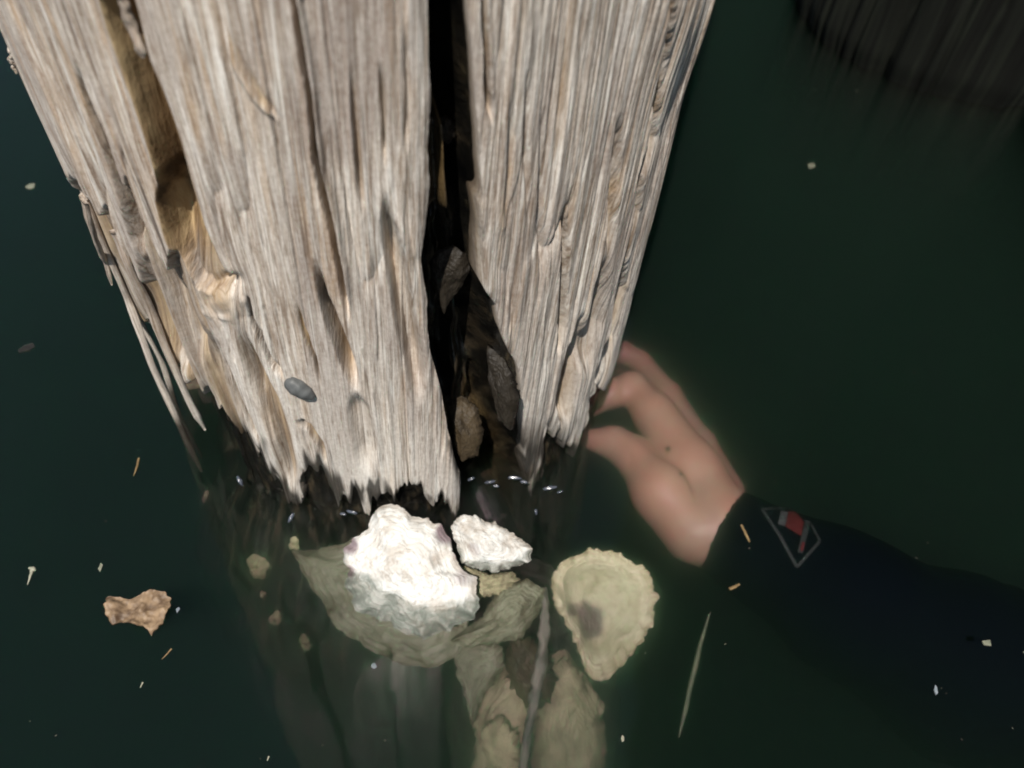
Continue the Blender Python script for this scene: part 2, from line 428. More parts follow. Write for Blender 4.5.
        s = (1-sstep(d, w*.12, w*.5+1.3+soft*w*.3))*ends
        if soft < .7: dep_ = dep*1.35
        else: dep_ = dep*1.15
        if soft < .7: wm = max(wm, .75)  # narrow cracks get extra brown in place of their shade
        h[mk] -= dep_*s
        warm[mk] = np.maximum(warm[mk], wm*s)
        if lip:
            # raised lip on one side
            x_on = np.interp(Y, [p[1] for p in pts], [p[0] for p in pts])
            q = (X-x_on)*side
            h[mk] += lip*np.exp(-((q-w*.9)/(w*.6))**2)*ends*(q > 0)
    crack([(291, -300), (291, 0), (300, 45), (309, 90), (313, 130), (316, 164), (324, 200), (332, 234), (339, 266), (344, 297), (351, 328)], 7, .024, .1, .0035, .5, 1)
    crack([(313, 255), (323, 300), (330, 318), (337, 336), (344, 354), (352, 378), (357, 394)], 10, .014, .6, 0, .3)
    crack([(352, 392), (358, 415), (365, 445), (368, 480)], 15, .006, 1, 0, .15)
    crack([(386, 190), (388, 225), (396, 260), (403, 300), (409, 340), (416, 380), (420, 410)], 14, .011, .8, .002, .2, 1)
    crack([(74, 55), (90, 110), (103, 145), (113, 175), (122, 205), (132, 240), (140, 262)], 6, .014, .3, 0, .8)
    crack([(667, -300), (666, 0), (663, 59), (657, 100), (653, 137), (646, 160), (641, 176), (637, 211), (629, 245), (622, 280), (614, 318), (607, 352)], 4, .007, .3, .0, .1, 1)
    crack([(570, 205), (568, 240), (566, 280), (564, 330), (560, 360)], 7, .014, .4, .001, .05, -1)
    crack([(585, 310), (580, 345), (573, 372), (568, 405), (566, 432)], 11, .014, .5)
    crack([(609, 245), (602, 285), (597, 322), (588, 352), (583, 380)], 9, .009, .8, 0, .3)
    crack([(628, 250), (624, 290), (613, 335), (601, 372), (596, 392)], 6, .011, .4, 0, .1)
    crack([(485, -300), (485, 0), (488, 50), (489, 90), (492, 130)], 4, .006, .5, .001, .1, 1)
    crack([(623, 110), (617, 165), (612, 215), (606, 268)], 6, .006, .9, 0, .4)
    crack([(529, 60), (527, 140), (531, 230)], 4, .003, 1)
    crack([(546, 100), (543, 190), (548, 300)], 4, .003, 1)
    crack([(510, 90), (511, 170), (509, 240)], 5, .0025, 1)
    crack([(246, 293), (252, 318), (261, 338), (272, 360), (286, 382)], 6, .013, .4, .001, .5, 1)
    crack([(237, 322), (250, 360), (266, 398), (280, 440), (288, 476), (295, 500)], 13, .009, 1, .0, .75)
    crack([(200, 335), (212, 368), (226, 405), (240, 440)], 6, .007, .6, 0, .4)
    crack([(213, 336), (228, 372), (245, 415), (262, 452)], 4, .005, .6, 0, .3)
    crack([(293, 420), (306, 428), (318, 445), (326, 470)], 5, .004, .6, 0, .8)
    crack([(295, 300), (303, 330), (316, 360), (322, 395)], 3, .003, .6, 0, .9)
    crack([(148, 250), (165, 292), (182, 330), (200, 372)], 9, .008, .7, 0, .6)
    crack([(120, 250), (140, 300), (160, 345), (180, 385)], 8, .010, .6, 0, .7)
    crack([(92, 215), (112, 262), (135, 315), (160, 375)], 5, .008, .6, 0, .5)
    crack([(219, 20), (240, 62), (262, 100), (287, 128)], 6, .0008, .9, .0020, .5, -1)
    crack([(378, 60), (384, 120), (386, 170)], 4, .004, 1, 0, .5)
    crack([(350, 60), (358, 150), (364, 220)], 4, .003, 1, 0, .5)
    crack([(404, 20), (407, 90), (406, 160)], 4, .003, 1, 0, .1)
    # outward waviness of the silhouettes
    h += np.where(front, .004*sstep(px, 610, 690)*sstep(120-py, 0, 120), 0)
    # core and cavity
    hc = -.0085 + .004*fbm(gu*60, Z*30, 60) + .002*noise(gu*200, Z*60, 61)
    left_open = front & (px < 330)
    hc = hc - .026*np.where(left_open, sstep(-(px-(222+(py-450)*.38)), -8, 14)*sstep(py, 300, 345)*(1-sstep(py, 470, 520)), 0)
    midx = np.interp(py, [-300, 0, 200, 350, 450, 500], [448, 448, 457, 463, 490, 497])
    halfw = np.interp(py, [-300, 0, 200, 350, 400, 470, 505, 530], [22, 21, 29, 41, 44, 37, 34, 30])
    cq = np.where(front, 1-np.clip(np.abs(px-midx)/(halfw+3), 0, 1), 0)*(1-sstep(py, 500, 560))
    cav = sstep(cq, .0, .55)
    hc = hc - cav*(.052+.012*fbm(gu*40, Z*18, 62)+.006*noise(gu*160, Z*7, 63)) 
    hc = hc + cav*sstep(noise(gu*50, Z*14, 64), .1, .5)*.012
    ledge = sstep(py, 128, 150)*(1-sstep(py, 215, 262))*sstep(458-px, -3, 8)*front
    hc = hc + cav*ledge*.044
    # the tidal neck widens again under water
    und = sstep(-Z, .0, .30)
    hc = hc + und*.012+sstep(-Z, .02, .16)*.085*np.clip(np.cos(T+pi/2), 0, 1)**3 + .010*und*fbm(gu*40, Z*10, 65)
    hc = hc + und*.004*noise(gu*160, Z*5, 66)
    # slope to the core just under the dry wood
    smooth_right = None
    Psh = pos(base_r+h); hcc = np.where(Z > -.02, np.minimum(hc, h-.003), hc)
    hcc = np.where(s_sh > 3, np.minimum(hcc, h-.006), hcc)
    Pco = pos(base_r+hcc)
    wet = sstep(15+15*noise(gu*55, Z*20, 69)-s_sh, 0, 7)*front*sstep(py, 405, 455)*sstep(noise(gu*260, Z*40, 70), -.9, -.3)
    wet = wet*.9
    pale = sstep(fbm(gu*55, Z*5, 71)-.2*sstep(-Z, .0, .1), .18, .40)*sstep(-Z, .05, .12)*.9
    qx, qy = proj(pos(base_r+hc))
    pp = inside(qx+6*noise(py*.05, px*.05, 72), qy+12*noise(px*.12, py*.03, 73), [(352, 700), (372, 660), (400, 640), (450, 650), (480, 700), (480, 900), (350, 900)]) & front & (Z < -.05)
    pp2 = inside(qx+5*noise(py*.05, px*.05, 74), qy+16*noise(px*.12, py*.03, 75), [(262, 690), (276, 668), (292, 700), (318, 716), (345, 780), (350, 900), (290, 900)]) & front & (Z < -.05)
    global CORE_V, CORE_XY, WOOD_V, WOOD_XY
    pale = np.where(pp | pp2, np.maximum(pale, .35+.5*sstep(noise(gu*140, Z*8, 76), -.5, .4)), pale*.35)
    brown = cav*sstep(1-np.abs(py-150-60*0)/85, 0, .5)*sstep(456-px, -6, 6)
    brown = np.maximum(brown*.9, cav*.6*sstep(noise(px*.03, py*.03, 77), .2, .6)*sstep(py, 330, 380))
    grain = np.stack([gu, Z, h*shell*.18], -1)
    nr, nc = T.shape
    Q = grid_quads(nr, nc, True)
    ss = s_sh.ravel()
    fin = (ss[Q] > 0).all(1)                      # faces of the dry outer wood
    fout = (ss[Q] < 9).any(1)                     # faces of the wet core, running in under its edge
    pile = empty('timber_piling', (PX0, PY0, 0))
    tag(pile, 'huge split weathered grey timber piling rising from the water, cut off by the top edge', 'piling', 'timber pilings of the pier')
    fr = (facing > 0).ravel()
    CORE_V = Pco.reshape(-1, 3)[fr]; CORE_XY = np.stack(proj(CORE_V), -1)
    kk = fr & (s_sh.ravel() > 0); WOOD_V = Psh.reshape(-1, 3)[kk]; WOOD_XY = np.stack(proj(WOOD_V), -1)
    A_sh = Psh.reshape(-1, 3); A_co = Pco.reshape(-1, 3)
    # rim of the outer wood: edges used once get a wall down to the core
    q = Q[fin]; E = np.concatenate([q[:, [0, 1]], q[:, [1, 2]], q[:, [2, 3]], q[:, [3, 0]]])
    key = np.minimum(E[:, 0], E[:, 1]).astype(np.int64)*len(A_sh)+np.maximum(E[:, 0], E[:, 1])
    _, inv, cnt = np.unique(key, return_inverse=True, return_counts=True)
    be = E[cnt[inv] == 1]
    used = np.unique(q); idx = np.full(len(A_sh), -1, np.int64); idx[used] = np.arange(len(used))
    bu = np.unique(be); bidx = np.full(len(A_sh), -1, np.int64); bidx[bu] = len(used)+np.arange(len(bu))
    inner = A_co[bu].copy()
    vv = inner-np.stack([PX0+0*bu, PY0+0*bu, inner[:, 2]], -1); vv /= np.linalg.norm(vv, axis=1, keepdims=True)
    inner -= vv*.004
    # even out the stair steps along that rim
    outer = A_sh[bu].copy(); loc = np.full(len(A_sh), -1, np.int64); loc[bu] = np.arange(len(bu))
    e0, e1 = loc[be[:, 0]], loc[be[:, 1]]
    deg = np.bincount(np.r_[e0, e1], minlength=len(bu))[:, None].astype(float)
    mv = (deg[:, 0] == 2)
    for _ in range(10):
        for arr in (outer, inner):
            acc = np.zeros_like(arr); np.add.at(acc, e0, arr[e1]); np.add.at(acc, e1, arr[e0])
            arr[mv] = .5*arr[mv]+.5*(acc/deg)[mv]
    A_sh[bu] = outer
    wall = np.stack([be[:, 1], be[:, 0]], -1)
    wq = np.concatenate([idx[wall], bidx[wall[:, ::-1]]], 1)
    g = grain.reshape(-1, 3); wf = np.clip(warm, 0, 1).ravel(); wt = wet.ravel()
    inn_g = g[bu].copy(); inn_g[:, 0] += .02
    o = mesh_obj('weathered_wood', np.vstack([A_sh[used], inner]), np.vstack([idx[q], wq]), M['wood'], None,
                 dict(grain=np.vstack([g[used], inn_g]), warm=np.r_[wf[used], np.full(len(bu), .7)], wet=np.r_[wt[used], np.full(len(bu), .93)]))
    put(o, pile)
    q = Q[fout]; used = np.unique(q); idx = np.full(len(A_sh), -1, np.int64); idx[used] = np.arange(len(used))
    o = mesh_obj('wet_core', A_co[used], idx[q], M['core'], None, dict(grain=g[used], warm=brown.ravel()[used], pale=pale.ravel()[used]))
    put(o, pile)
    Pl = A_sh
    # top and bottom caps
    top = Pl[-nc:]; c = top.mean(0)
    V = np.vstack([top, c[None]]); T3 = [(i, (i+1) % nc, nc) for i in range(nc)]
    o = mesh_obj('sawn_top', V, None, M['wood'], None, dict(grain=V*3, warm=np.zeros(nc+1), wet=np.zeros(nc+1)), tris=T3); put(o, pile)
    return pile
pile = build_pile()
def pick(px, py, wood=False):
    V, XY = (WOOD_V, WOOD_XY) if wood else (CORE_V, CORE_XY)
    d = np.hypot(XY[:, 0]-px, XY[:, 1]-py); k = np.where(d < max(2.5, d.min()+.5))[0]
    return V[k[np.argmin(np.linalg.norm(V[k]-CAM, axis=1))]].astype(float)
def cone_pt(px, py, dr=0.0):
    """point on the pile's (offset) cone seen at a pixel"""
    d = ray(px, py); R = PR+dr
    ts = np.linspace(.2, 2.0, 4000)
    P = CAM+ts[:, None]*d
    r = np.hypot(P[:, 0]-PX0-TX*P[:, 2], P[:, 1]-PY0-TY*P[:, 2])-R
    k = np.where(r < 0)[0]
    if len(k): return P[k[0]]
    return P[np.argmin(r)]

# splinters: long thin slats hanging free on the left side
def splinter(pts, dr, w0, w1, thick, parent, seed=0, drs=None):
    pts = [cone_pt(x, y, dr if drs is None else drs[i]) for i, (x, y) in enumerate(pts)]
    pts = np.array(pts); n = 60
    s = np.linspace(0, len(pts)-1, n)
    C = np.stack([np.interp(s, np.arange(len(pts)), pts[:, k]) for k in range(3)], -1)
    tt = np.linspace(0, 1, n)
    C[:, 0] += .0012*noise(tt*5, tt*0, seed); C[:, 1] += .0012*noise(tt*5, tt*0, seed+5)
    m_ = 12; ring = []
    G = []
    for i in range(n):
        tan = C[min(i+1, n-1)]-C[max(i-1, 0)]; tan /= np.linalg.norm(tan)
        rad = np.array([C[i][0]-PX0, C[i][1]-PY0, 0]); rad -= tan*(rad@tan); rad /= np.linalg.norm(rad)
        sd = np.cross(tan, rad)
        w = (w0+(w1-w0)*tt[i])*(1+.25*noise(tt[i]*9, 0, seed+1))*(1-.75*max(0, (tt[i]-.9)/.1))
        t_ = thick*(1+.2*noise(tt[i]*11, 3, seed+2))*(1-.7*max(0, (tt[i]-.9)/.1))
        for k in range(m_):
            a = 2*pi*k/m_
            ca, sa = cos(a), sin(a)
            ca = math.copysign(abs(ca)**.6, ca); sa = math.copysign(abs(sa)**.6, sa)
            jag = 1+.22*noise(k*1.7, tt[i]*6, seed+3)
            ring.append(C[i]+sd*ca*w*.5*jag+rad*sa*t_*.5*jag)
            G.append((k*.0016+seed*.01, C[i][2], 0))
    V = np.array(ring); G = np.array(G)
    Q = grid_quads(n, m_, True)
    e = [(0, k, (k+1) % m_) for k in range(1, m_-1)]+[((n-1)*m_, (n-1)*m_+(k+1) % m_, (n-1)*m_+k) for k in range(1, m_-1)]
    zz = V[:, 2]
    o = mesh_obj('splinter', V, Q, M['wood'], None, dict(grain=G, warm=np.full(len(V), .25), wet=.9*(1-sstep(zz, .01, .03))), tris=e)
    return put(o, parent)
splinter([(84, 196), (97, 228), (125, 298), (150, 362), (176, 420), (200, 472)], 0, .010, .006, .005, pile, 1, [-.012, -.006, -.002, .001, .002, .003])
splinter([(98, 222), (110, 250), (132, 306), (160, 362), (183, 420), (203, 458)], -.008, .006, .003, .004, pile, 2)
splinter([(114, 232), (130, 262), (150, 312), (170, 355), (190, 400), (204, 431)], -.006, .009, .004, .005, pile, 3)
splinter([(82, 200), (92, 226), (100, 246), (106, 262), (112, 286)], .000, .006, .003, .003, pile, 4)
splinter([(118, -12), (126, 10), (136, 35), (146, 58)], .001, .004, .005, .003, pile, 5)
splinter([(12, 60), (14, 66), (15, 74)], .001, .0025, .001, .0015, pile, 6)
splinter([(9, 48), (10, 54), (11, 62)], .001, .002, .001, .0012, pile, 7)

# wet film beads added along the core's waterline as glints, tinted sky blue
def mat_glint_film():
    n = NT('glint_film'); n.bsdf((.06, .07, .09), .25, None, Specular_IOR_Level=.6, Coat_Weight=.6, Coat_Roughness=.15); return n.m
def beads():
    fm = mat_glint_film()
    k = 0
    for (x, y, L, w, ang, dr) in [(240, 481, 7, 4, 60, -.006), (291, 518, 7, 4, -60, -.006), (313, 487, 8, 3.5, 12, -.006), (322, 491, 11, 4.5, 18, -.006), (334, 495, 5, 2.5, 20, -.006), (352, 512, 7, 3.5, 15, -.006),
            (343, 514, 4, 2.5, 10, -.006), (471, 479, 5, 3, -20, -.03), (490, 482, 7, 3, -10, -.03), (496, 486, 4, 2.5, 10, -.03), (515, 478, 9, 3, 5, -.03), (524, 482, 5, 3, 10, -.02), (550, 488, 9, 4, -10, -.006), (536, 512, 4, 3, 80, -.004), (560, 492, 4, 2, -20, -.006)]:
        L *= 1.6; w *= 1.0; V = []
        C = at(x, y, .0005); a0 = radians(ang)
        e1 = RV*cos(a0)-UV*sin(a0); e2 = np.cross(e1, FV); s = np.linalg.norm(C-CAM)/F
        for i in range(9):
            for j in range(12):
                t = pi*i/8; p = 2*pi*j/12
                V.append(C+e1*cos(t)*L*.5*s+(e2*cos(p)+FV*sin(p))*sin(t)*w*.5*s*(1+.7*noise(j*.9+k, i*.8, k)))
        k += 1; put(mesh_obj('glint_film', V, grid_quads(9, 12, True), fm), pile)
beads()

# ------------------------------------------------------------------ second pile with its shade in the colour, and the added deck above
def far_pile(x, y, R, name_label):
    th = np.linspace(-pi, pi, 420, endpoint=False); z = np.concatenate([np.arange(-1.9, -.1, .05), np.arange(-.1, .6, .006), np.arange(.6, 1.59, .02)])
    T, Z = np.meshgrid(th, z); u = T*R
    h = .006*noise(u*26+50, Z*2, 80)+.004*noise(u*60, Z*4, 81)
    h -= .014*np.power(np.clip(1-np.abs(noise(u*34, Z*1.8, 82)), 0, 1), 7) + .005*np.power(np.clip(1-np.abs(noise(u*90, Z*4, 83)), 0, 1), 7)
    rr = R+h-.006*sstep(-Z+.03, 0, .04)
    P = np.stack([x+rr*np.cos(T), y+rr*np.sin(T), Z], -1)
    p = empty('timber_piling', (x, y, 0)); tag(p, name_label, 'piling', 'timber pilings of the pier')
    nc = len(th)
    o = mesh_obj('weathered_wood', P, grid_quads(len(z), nc, True), M['shaded_wood'], None,
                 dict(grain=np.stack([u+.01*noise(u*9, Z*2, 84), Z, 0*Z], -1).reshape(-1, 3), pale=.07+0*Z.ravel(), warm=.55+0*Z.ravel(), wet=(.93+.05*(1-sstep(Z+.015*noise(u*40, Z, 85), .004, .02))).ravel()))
    put(o, p)
    V = np.vstack([P[-1], [[x, y, 1.575]]])
    put(mesh_obj('sawn_top', V, None, M['wood'], None, dict(grain=V*3, warm=np.zeros(nc+1), wet=np.zeros(nc+1)), tris=[(i, (i+1) % nc, nc) for i in range(nc)]), p)
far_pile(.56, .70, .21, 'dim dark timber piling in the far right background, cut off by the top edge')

def mat_plank():
    n = NT('shade_deck_planks'); o = n.obj()
    a = n.noise(n.mapping(o, (3, 60, 60)), 1, 5, .6, .4)
    col = n.ramp(a, [(.3, (.05, .04, .032)), (.55, (.13, .11, .09)), (.75, (.22, .19, .16))])
    n.bsdf(col, .8, n.bump(a, .5, .003)); return n.m
M['plank'] = mat_plank()
DECK_X = .42; DECK_Z = 1.70  # unseen deck, added to darken the water's reflection and shade the far right
pier = empty('shade_deck', (1.4, 0, DECK_Z)); tag(pier, 'unseen wooden deck on beams, added to darken the water at right', 'pier')
rng = random.Random(3)
y = -2.6
while y < 9.0:
    o = box('plank', (DECK_X+rng.uniform(-.012, .012), y, DECK_Z+.06), (4.0, y+.143, DECK_Z+.098), M['plank'], bev=.003); put(o, pier); y += .147
for x in (DECK_X+.08, .80, 1.5, 2.4, 3.6):
    put(box('beam', (x-.035, -2.6, DECK_Z-.10), (x+.035, 9.0, DECK_Z+.057), M['plank'], bev=.004), pier)

# ------------------------------------------------------------------ shells
SH = {
 'white': mat_shell('bleached_oyster', (.62, .62, .595), (.30, .25, .20), (.46, .43, .385), rough=.5),
 'grey': mat_shell('grey_green_oyster', (.19, .195, .135), (.05, .042, .024), (.11, .10, .055), rough=.5),
 'cream': mat_shell('cream_oyster', (.60, .57, .40), (.34, .30, .17), (.48, .43, .27), rough=.5, scar=(.09, .035, .05)),
 'yellow': mat_shell('yellow_brown_oyster', (.40, .37, .23), (.10, .08, .05), (.26, .23, .14), rough=.55),
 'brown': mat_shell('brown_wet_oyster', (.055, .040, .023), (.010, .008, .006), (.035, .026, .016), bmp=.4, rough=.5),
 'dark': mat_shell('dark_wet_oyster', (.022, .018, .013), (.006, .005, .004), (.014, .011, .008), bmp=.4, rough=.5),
}
def resample(pts, n):
    P = np.array(pts+[pts[0]], float); d = np.r_[0, np.cumsum(np.hypot(*np.diff(P, axis=0).T))]
    s = np.linspace(0, d[-1], n, endpoint=False)
    return np.stack([np.interp(s, d, P[:, 0]), np.interp(s, d, P[:, 1])], -1)
def shell(name, outline, P0, n, mat, bulge=.01, thick=.004, cup=False, ruffle=.0016, seed=0, centre=None, jag=1.5, zone=None, flute=0, film=0.0, na=200, nr=44, off=0.0):
    """an oyster valve: traced outline laid on its own tilted plane, domed or cupped, with growth rings, ruffled rim and thickness"""
    n = np.array(n, float); n /= np.linalg.norm(n); P0 = np.array(P0, float)
    o = resample(outline, na); c = np.array(centre if centre else o.mean(0))
    k = np.arange(na)*2*pi/na
    dv = o-c; ln = np.hypot(dv[:, 0], dv[:, 1])[:, None]
    j = noise(np.cos(k)*9+20, np.sin(k)*9+20, seed)*jag + noise(np.cos(k)*22+20, np.sin(k)*22+20, seed+1)*jag*.7
    Es = at_plane(o[:, 0], o[:, 1], P0, n)
    o = o+dv/ln*j[:, None]
    E = at_plane(o[:, 0], o[:, 1], P0, n); C = at_plane(np.array([c[0]]), np.array([c[1]]), P0, n)[0]
    rho = np.linspace(0, 1, nr)**.8
    R, A = np.meshgrid(rho, k, indexing='ij')
    base = C+R[..., None]*((Es-C)[None]+(E-Es)[None]*(R**6)[..., None])
    size = np.linalg.norm(E-C, axis=1).mean()
    if cup: prof = -bulge*(1-sstep(R, .42, .86))-.15*bulge*(1-R)
    else: prof = bulge*np.power(np.clip(1-R**2, 0, 1), .75)
    cx, sy = np.cos(A)*R, np.sin(A)*R
    lum = noise(cx*2.2+7, sy*2.2+7, seed+2)*bulge*.35+noise(cx*6+7, sy*6+7, seed+3)*size*.035+noise(cx*15+7, sy*15+7, seed+8)*size*.014
    lw = R*9+1.2*noise(cx*3+5, sy*3+5, seed+4)+.4*noise(cx*9, sy*9, seed+9)
    fr_ = lw-np.floor(lw)
    rings = (fr_**3)*size*.030*(1.0 if not cup else .25+.9*sstep(R, .62, .8))
    rf = ruffle*sstep(R, .72, 1)*noise(np.cos(A)*7+9, np.sin(A)*7+9, seed+5)*2.0
    fl = flute*np.sin(A*26+2*noise(np.cos(A)*3, np.sin(A)*3, seed))*sstep(R, .6, 1)
    hgt = prof+lum*(1-.5*R)+rings+rf+fl+off
    top = base+n*hgt[..., None]
    tk = thick*(1-.72*R**3)
    bot = base+n*(hgt-tk-rings*.6)[..., None]
    V = np.concatenate([top.reshape(-1, 3), bot.reshape(-1, 3)])
    q1 = grid_quads(nr, na, True); q2 = q1[:, ::-1]+nr*na
    a = (nr-1)*na+np.arange(na); b = (nr-1)*na+(np.arange(na)+1) % na
    q3 = np.stack([b, a, a+nr*na, b+nr*na], -1)
    ring = np.stack([R, A/(2*pi)*4, 0*R], -1).reshape(-1, 3)
    ring[:, 1] = (np.abs((A.ravel()/(2*pi))*2-1))*4
    z = np.zeros_like(R)
    if zone:
        qx, qy = proj(base)
        for (zx, zy, zr, st) in zone:
            dd = np.hypot(qx-zx, (qy-zy)*1.0)/zr + .45*noise(qx*.09, qy*.09, seed+7)
            z = np.maximum(z, st*(1-sstep(dd, .55, 1.15)))
    ob = mesh_obj(name, V, np.concatenate([q1, q2, q3]), mat, None, dict(ring=np.concatenate([ring, ring]), zone=np.concatenate([z.ravel(), z.ravel()]), film=film*(1-sstep(V[:, 2]+.0035*noise(V[:, 0]*160, V[:, 1]*160, seed+6), -.0025, .0035))))
    # origin at the middle of the shell
    ob.data.transform(Matrix.Translation(-Vector(C))); ob.location = Vector(C)
    return ob
OG = 'oysters growing on the piling at the waterline'
oA = [(375, 507), (388, 503.5), (404, 508), (411, 517), (427, 517), (438, 526), (447, 537), (456, 557), (462.5, 571), (474, 577.6), (479, 602), (474, 618), (451, 629), (420, 641), (404, 634), (386, 622.5), (357, 609), (350, 591), (343.5, 580), (349, 571), (341, 559.6), (343.5, 548), (357, 537), (366, 526), (370, 515)]
PA = at(410, 590, -.002); nA = np.array([-.12, -.50, .86])
s = shell('oyster', oA, PA, nA, SH['white'], .012, .009, seed=101, ruffle=.003, jag=2.2, film=.93, zone=[(347, 545, 11, .8), (350, 574, 8, .6), (463, 578, 12, .45), (446, 528, 13, .85), (462, 556, 7, .5)], off=-.004)
tag(s, 'biggest white sunlit oyster shell, half out of the water against the piling', 'oyster', OG)
oB = [(451, 524), (460, 515), (476, 515), (485, 521.5), (496, 522.6), (507.5, 530.5), (520, 538), (532, 548), (530, 559.6), (521, 566), (496, 571), (476, 570), (462.5, 562), (456, 544)]
PB = at(490, 551, 0.0); nB = np.array([.10, -.62, .80])
s = shell('oyster', oB, PB, nB, SH['white'], .008, .007, seed=120, ruffle=.002, jag=1.4, film=.8, zone=[(475, 546, 8, .35)], off=0)
tag(s, 'small white sunlit oyster shell right of the biggest white one', 'oyster', OG)
oC = [(291, 550), (303, 573), (319, 598), (339, 628), (368, 650), (403, 665), (434, 668), (458, 655), (476, 600), (445, 560), (380, 535), (335, 545), (313, 550)]
PC = at(400, 640, -.052); nC = np.array([-.18, -.40, .9])
s = shell('oyster', oC, PC, nC, SH['grey'], .008, .010, seed=140, ruffle=.003, jag=1.5, off=0)
tag(s, 'wide grey green oyster shell under the biggest white one, its rim forming a crescent', 'oyster', OG)
oD = [(451, 640), (468, 628), (483, 616), (492, 598), (505, 586), (528, 578), (545, 590), (541, 611), (523, 636), (496, 645), (462, 648)]
PD = at(500, 610, -.028); nD = np.array([.15, -.45, .85])
s = shell('oyster', oD, PD, nD, SH['grey'], .010, .008, seed=160, zone=[(478, 618, 4, .0)])
tag(s, 'smooth grey submerged oyster shell below the small white one', 'oyster', OG)
oE = [(556, 572), (561, 562), (580, 551), (597, 549), (612, 551), (628, 558), (642, 568), (652, 580), (657, 595), (656, 612), (652, 624), (642, 641), (632, 652), (622, 668), (606, 680), (594, 680), (584, 667), (576, 645), (566, 625), (556, 605), (552, 590)]
PE = at(605, 612, -.050); nE = np.array([.10, -.42, .9])
s = shell('oyster', oE, PE, nE, SH['cream'], .012, .008, cup=True, seed=180, centre=(596, 604), ruffle=.002, jag=2.6, flute=.0003, zone=[(592, 622, 21, .95), (576, 610, 11, .8)])
tag(s, 'round cream oyster shell with frilled rim and a dark purple scar, submerged beside the hand', 'oyster', OG)
oG = [(450, 650), (466, 641), (484, 640), (503, 648), (505, 665), (494, 682), (480, 700), (472, 730), (466, 700), (457, 672)]
s = shell('oyster', oG, at(478, 680, -.062), (-.2, -.5, .8), SH['grey'], .006, .006, seed=200, jag=2.2)
tag(s, 'pale green narrow oyster shell hanging below the grey one, tapering downwards', 'oyster', OG)
oF1 = [(492, 680), (509, 662), (526, 655), (538, 668), (538, 710), (530, 760), (520, 800), (492, 810), (472, 770), (474, 720), (482, 700)]
s = shell('oyster', oF1, at(505, 720, -.095), (-.3, -.5, .8), SH['yellow'], .018, .010, seed=220, jag=2.5, ruffle=.004)
tag(s, 'brown yellow elongated oyster shell reaching the bottom edge, left of the grey stalk', 'oyster', OG)
oF2 = [(548, 660), (566, 650), (584, 672), (600, 700), (606, 745), (596, 800), (560, 815), (536, 780), (534, 730), (540, 690)]
s = shell('oyster', oF2, at(570, 720, -.105), (.3, -.5, .8), SH['yellow'], .018, .010, seed=240, jag=2.5, ruffle=.004)
tag(s, 'brown yellow rough oyster shell right of the grey stalk, under the round cream one', 'oyster', OG)
oH = [(556, 600), (574, 610), (582, 640), (590, 672), (580, 690), (560, 680), (548, 650), (544, 620)]
s = shell('oyster', oH, at(565, 640, -.085), (.4, -.5, .8), SH['dark'], .012, .010, seed=250, jag=2)
tag(s, 'dark brown oyster shell tucked under the left rim of the round cream one', 'oyster', OG)
oI = [(462, 566), (490, 574), (512, 572), (520, 580), (500, 594), (478, 600), (466, 588)]
s = shell('oyster', oI, at(490, 582, -.016), (.1, -.6, .8), SH['yellow'], .006, .006, seed=255, jag=1.5)
tag(s, 'small brown oyster shell wedged between the small white one and the smooth grey one', 'oyster', OG)
# cluster mass that carries the submerged shells
oM = [(440, 560), (520, 555), (580, 575), (610, 640), (620, 720), (600, 860), (480, 860), (450, 760), (440, 660)]
s = shell('oyster_cluster', oM, at(530, 680, -.125), (0.05, -.62, .78), SH['dark'], .03, .035, seed=260, jag=4, ruffle=.006)
tag(s, 'dark lumpy mass of dead oyster shell behind the submerged oysters', 'oyster cluster')

# shells inside the dark split
def in_cavity(px, py, yy):
    return at_plane(np.array([px], float), np.array([py], float), (0, yy, 0), (0, 1, 0))[0]
CG = 'dark oysters inside the split of the piling'
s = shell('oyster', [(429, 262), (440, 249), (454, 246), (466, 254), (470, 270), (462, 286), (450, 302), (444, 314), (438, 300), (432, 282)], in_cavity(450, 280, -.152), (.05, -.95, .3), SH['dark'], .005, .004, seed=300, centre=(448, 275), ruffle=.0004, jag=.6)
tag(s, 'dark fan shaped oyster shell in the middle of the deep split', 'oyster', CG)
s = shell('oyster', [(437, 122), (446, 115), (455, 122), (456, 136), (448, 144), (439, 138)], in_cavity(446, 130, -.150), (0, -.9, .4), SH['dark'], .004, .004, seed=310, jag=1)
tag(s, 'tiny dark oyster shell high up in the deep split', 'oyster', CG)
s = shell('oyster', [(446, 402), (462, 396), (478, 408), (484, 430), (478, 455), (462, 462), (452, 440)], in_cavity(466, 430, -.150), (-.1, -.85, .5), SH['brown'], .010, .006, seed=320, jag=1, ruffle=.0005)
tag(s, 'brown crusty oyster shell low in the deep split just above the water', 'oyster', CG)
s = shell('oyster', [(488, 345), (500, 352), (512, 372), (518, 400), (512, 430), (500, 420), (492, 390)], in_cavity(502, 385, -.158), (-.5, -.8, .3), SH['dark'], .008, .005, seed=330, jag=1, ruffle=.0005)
tag(s, 'dark lumpy oyster shell on the right wall of the deep split', 'oyster', CG)

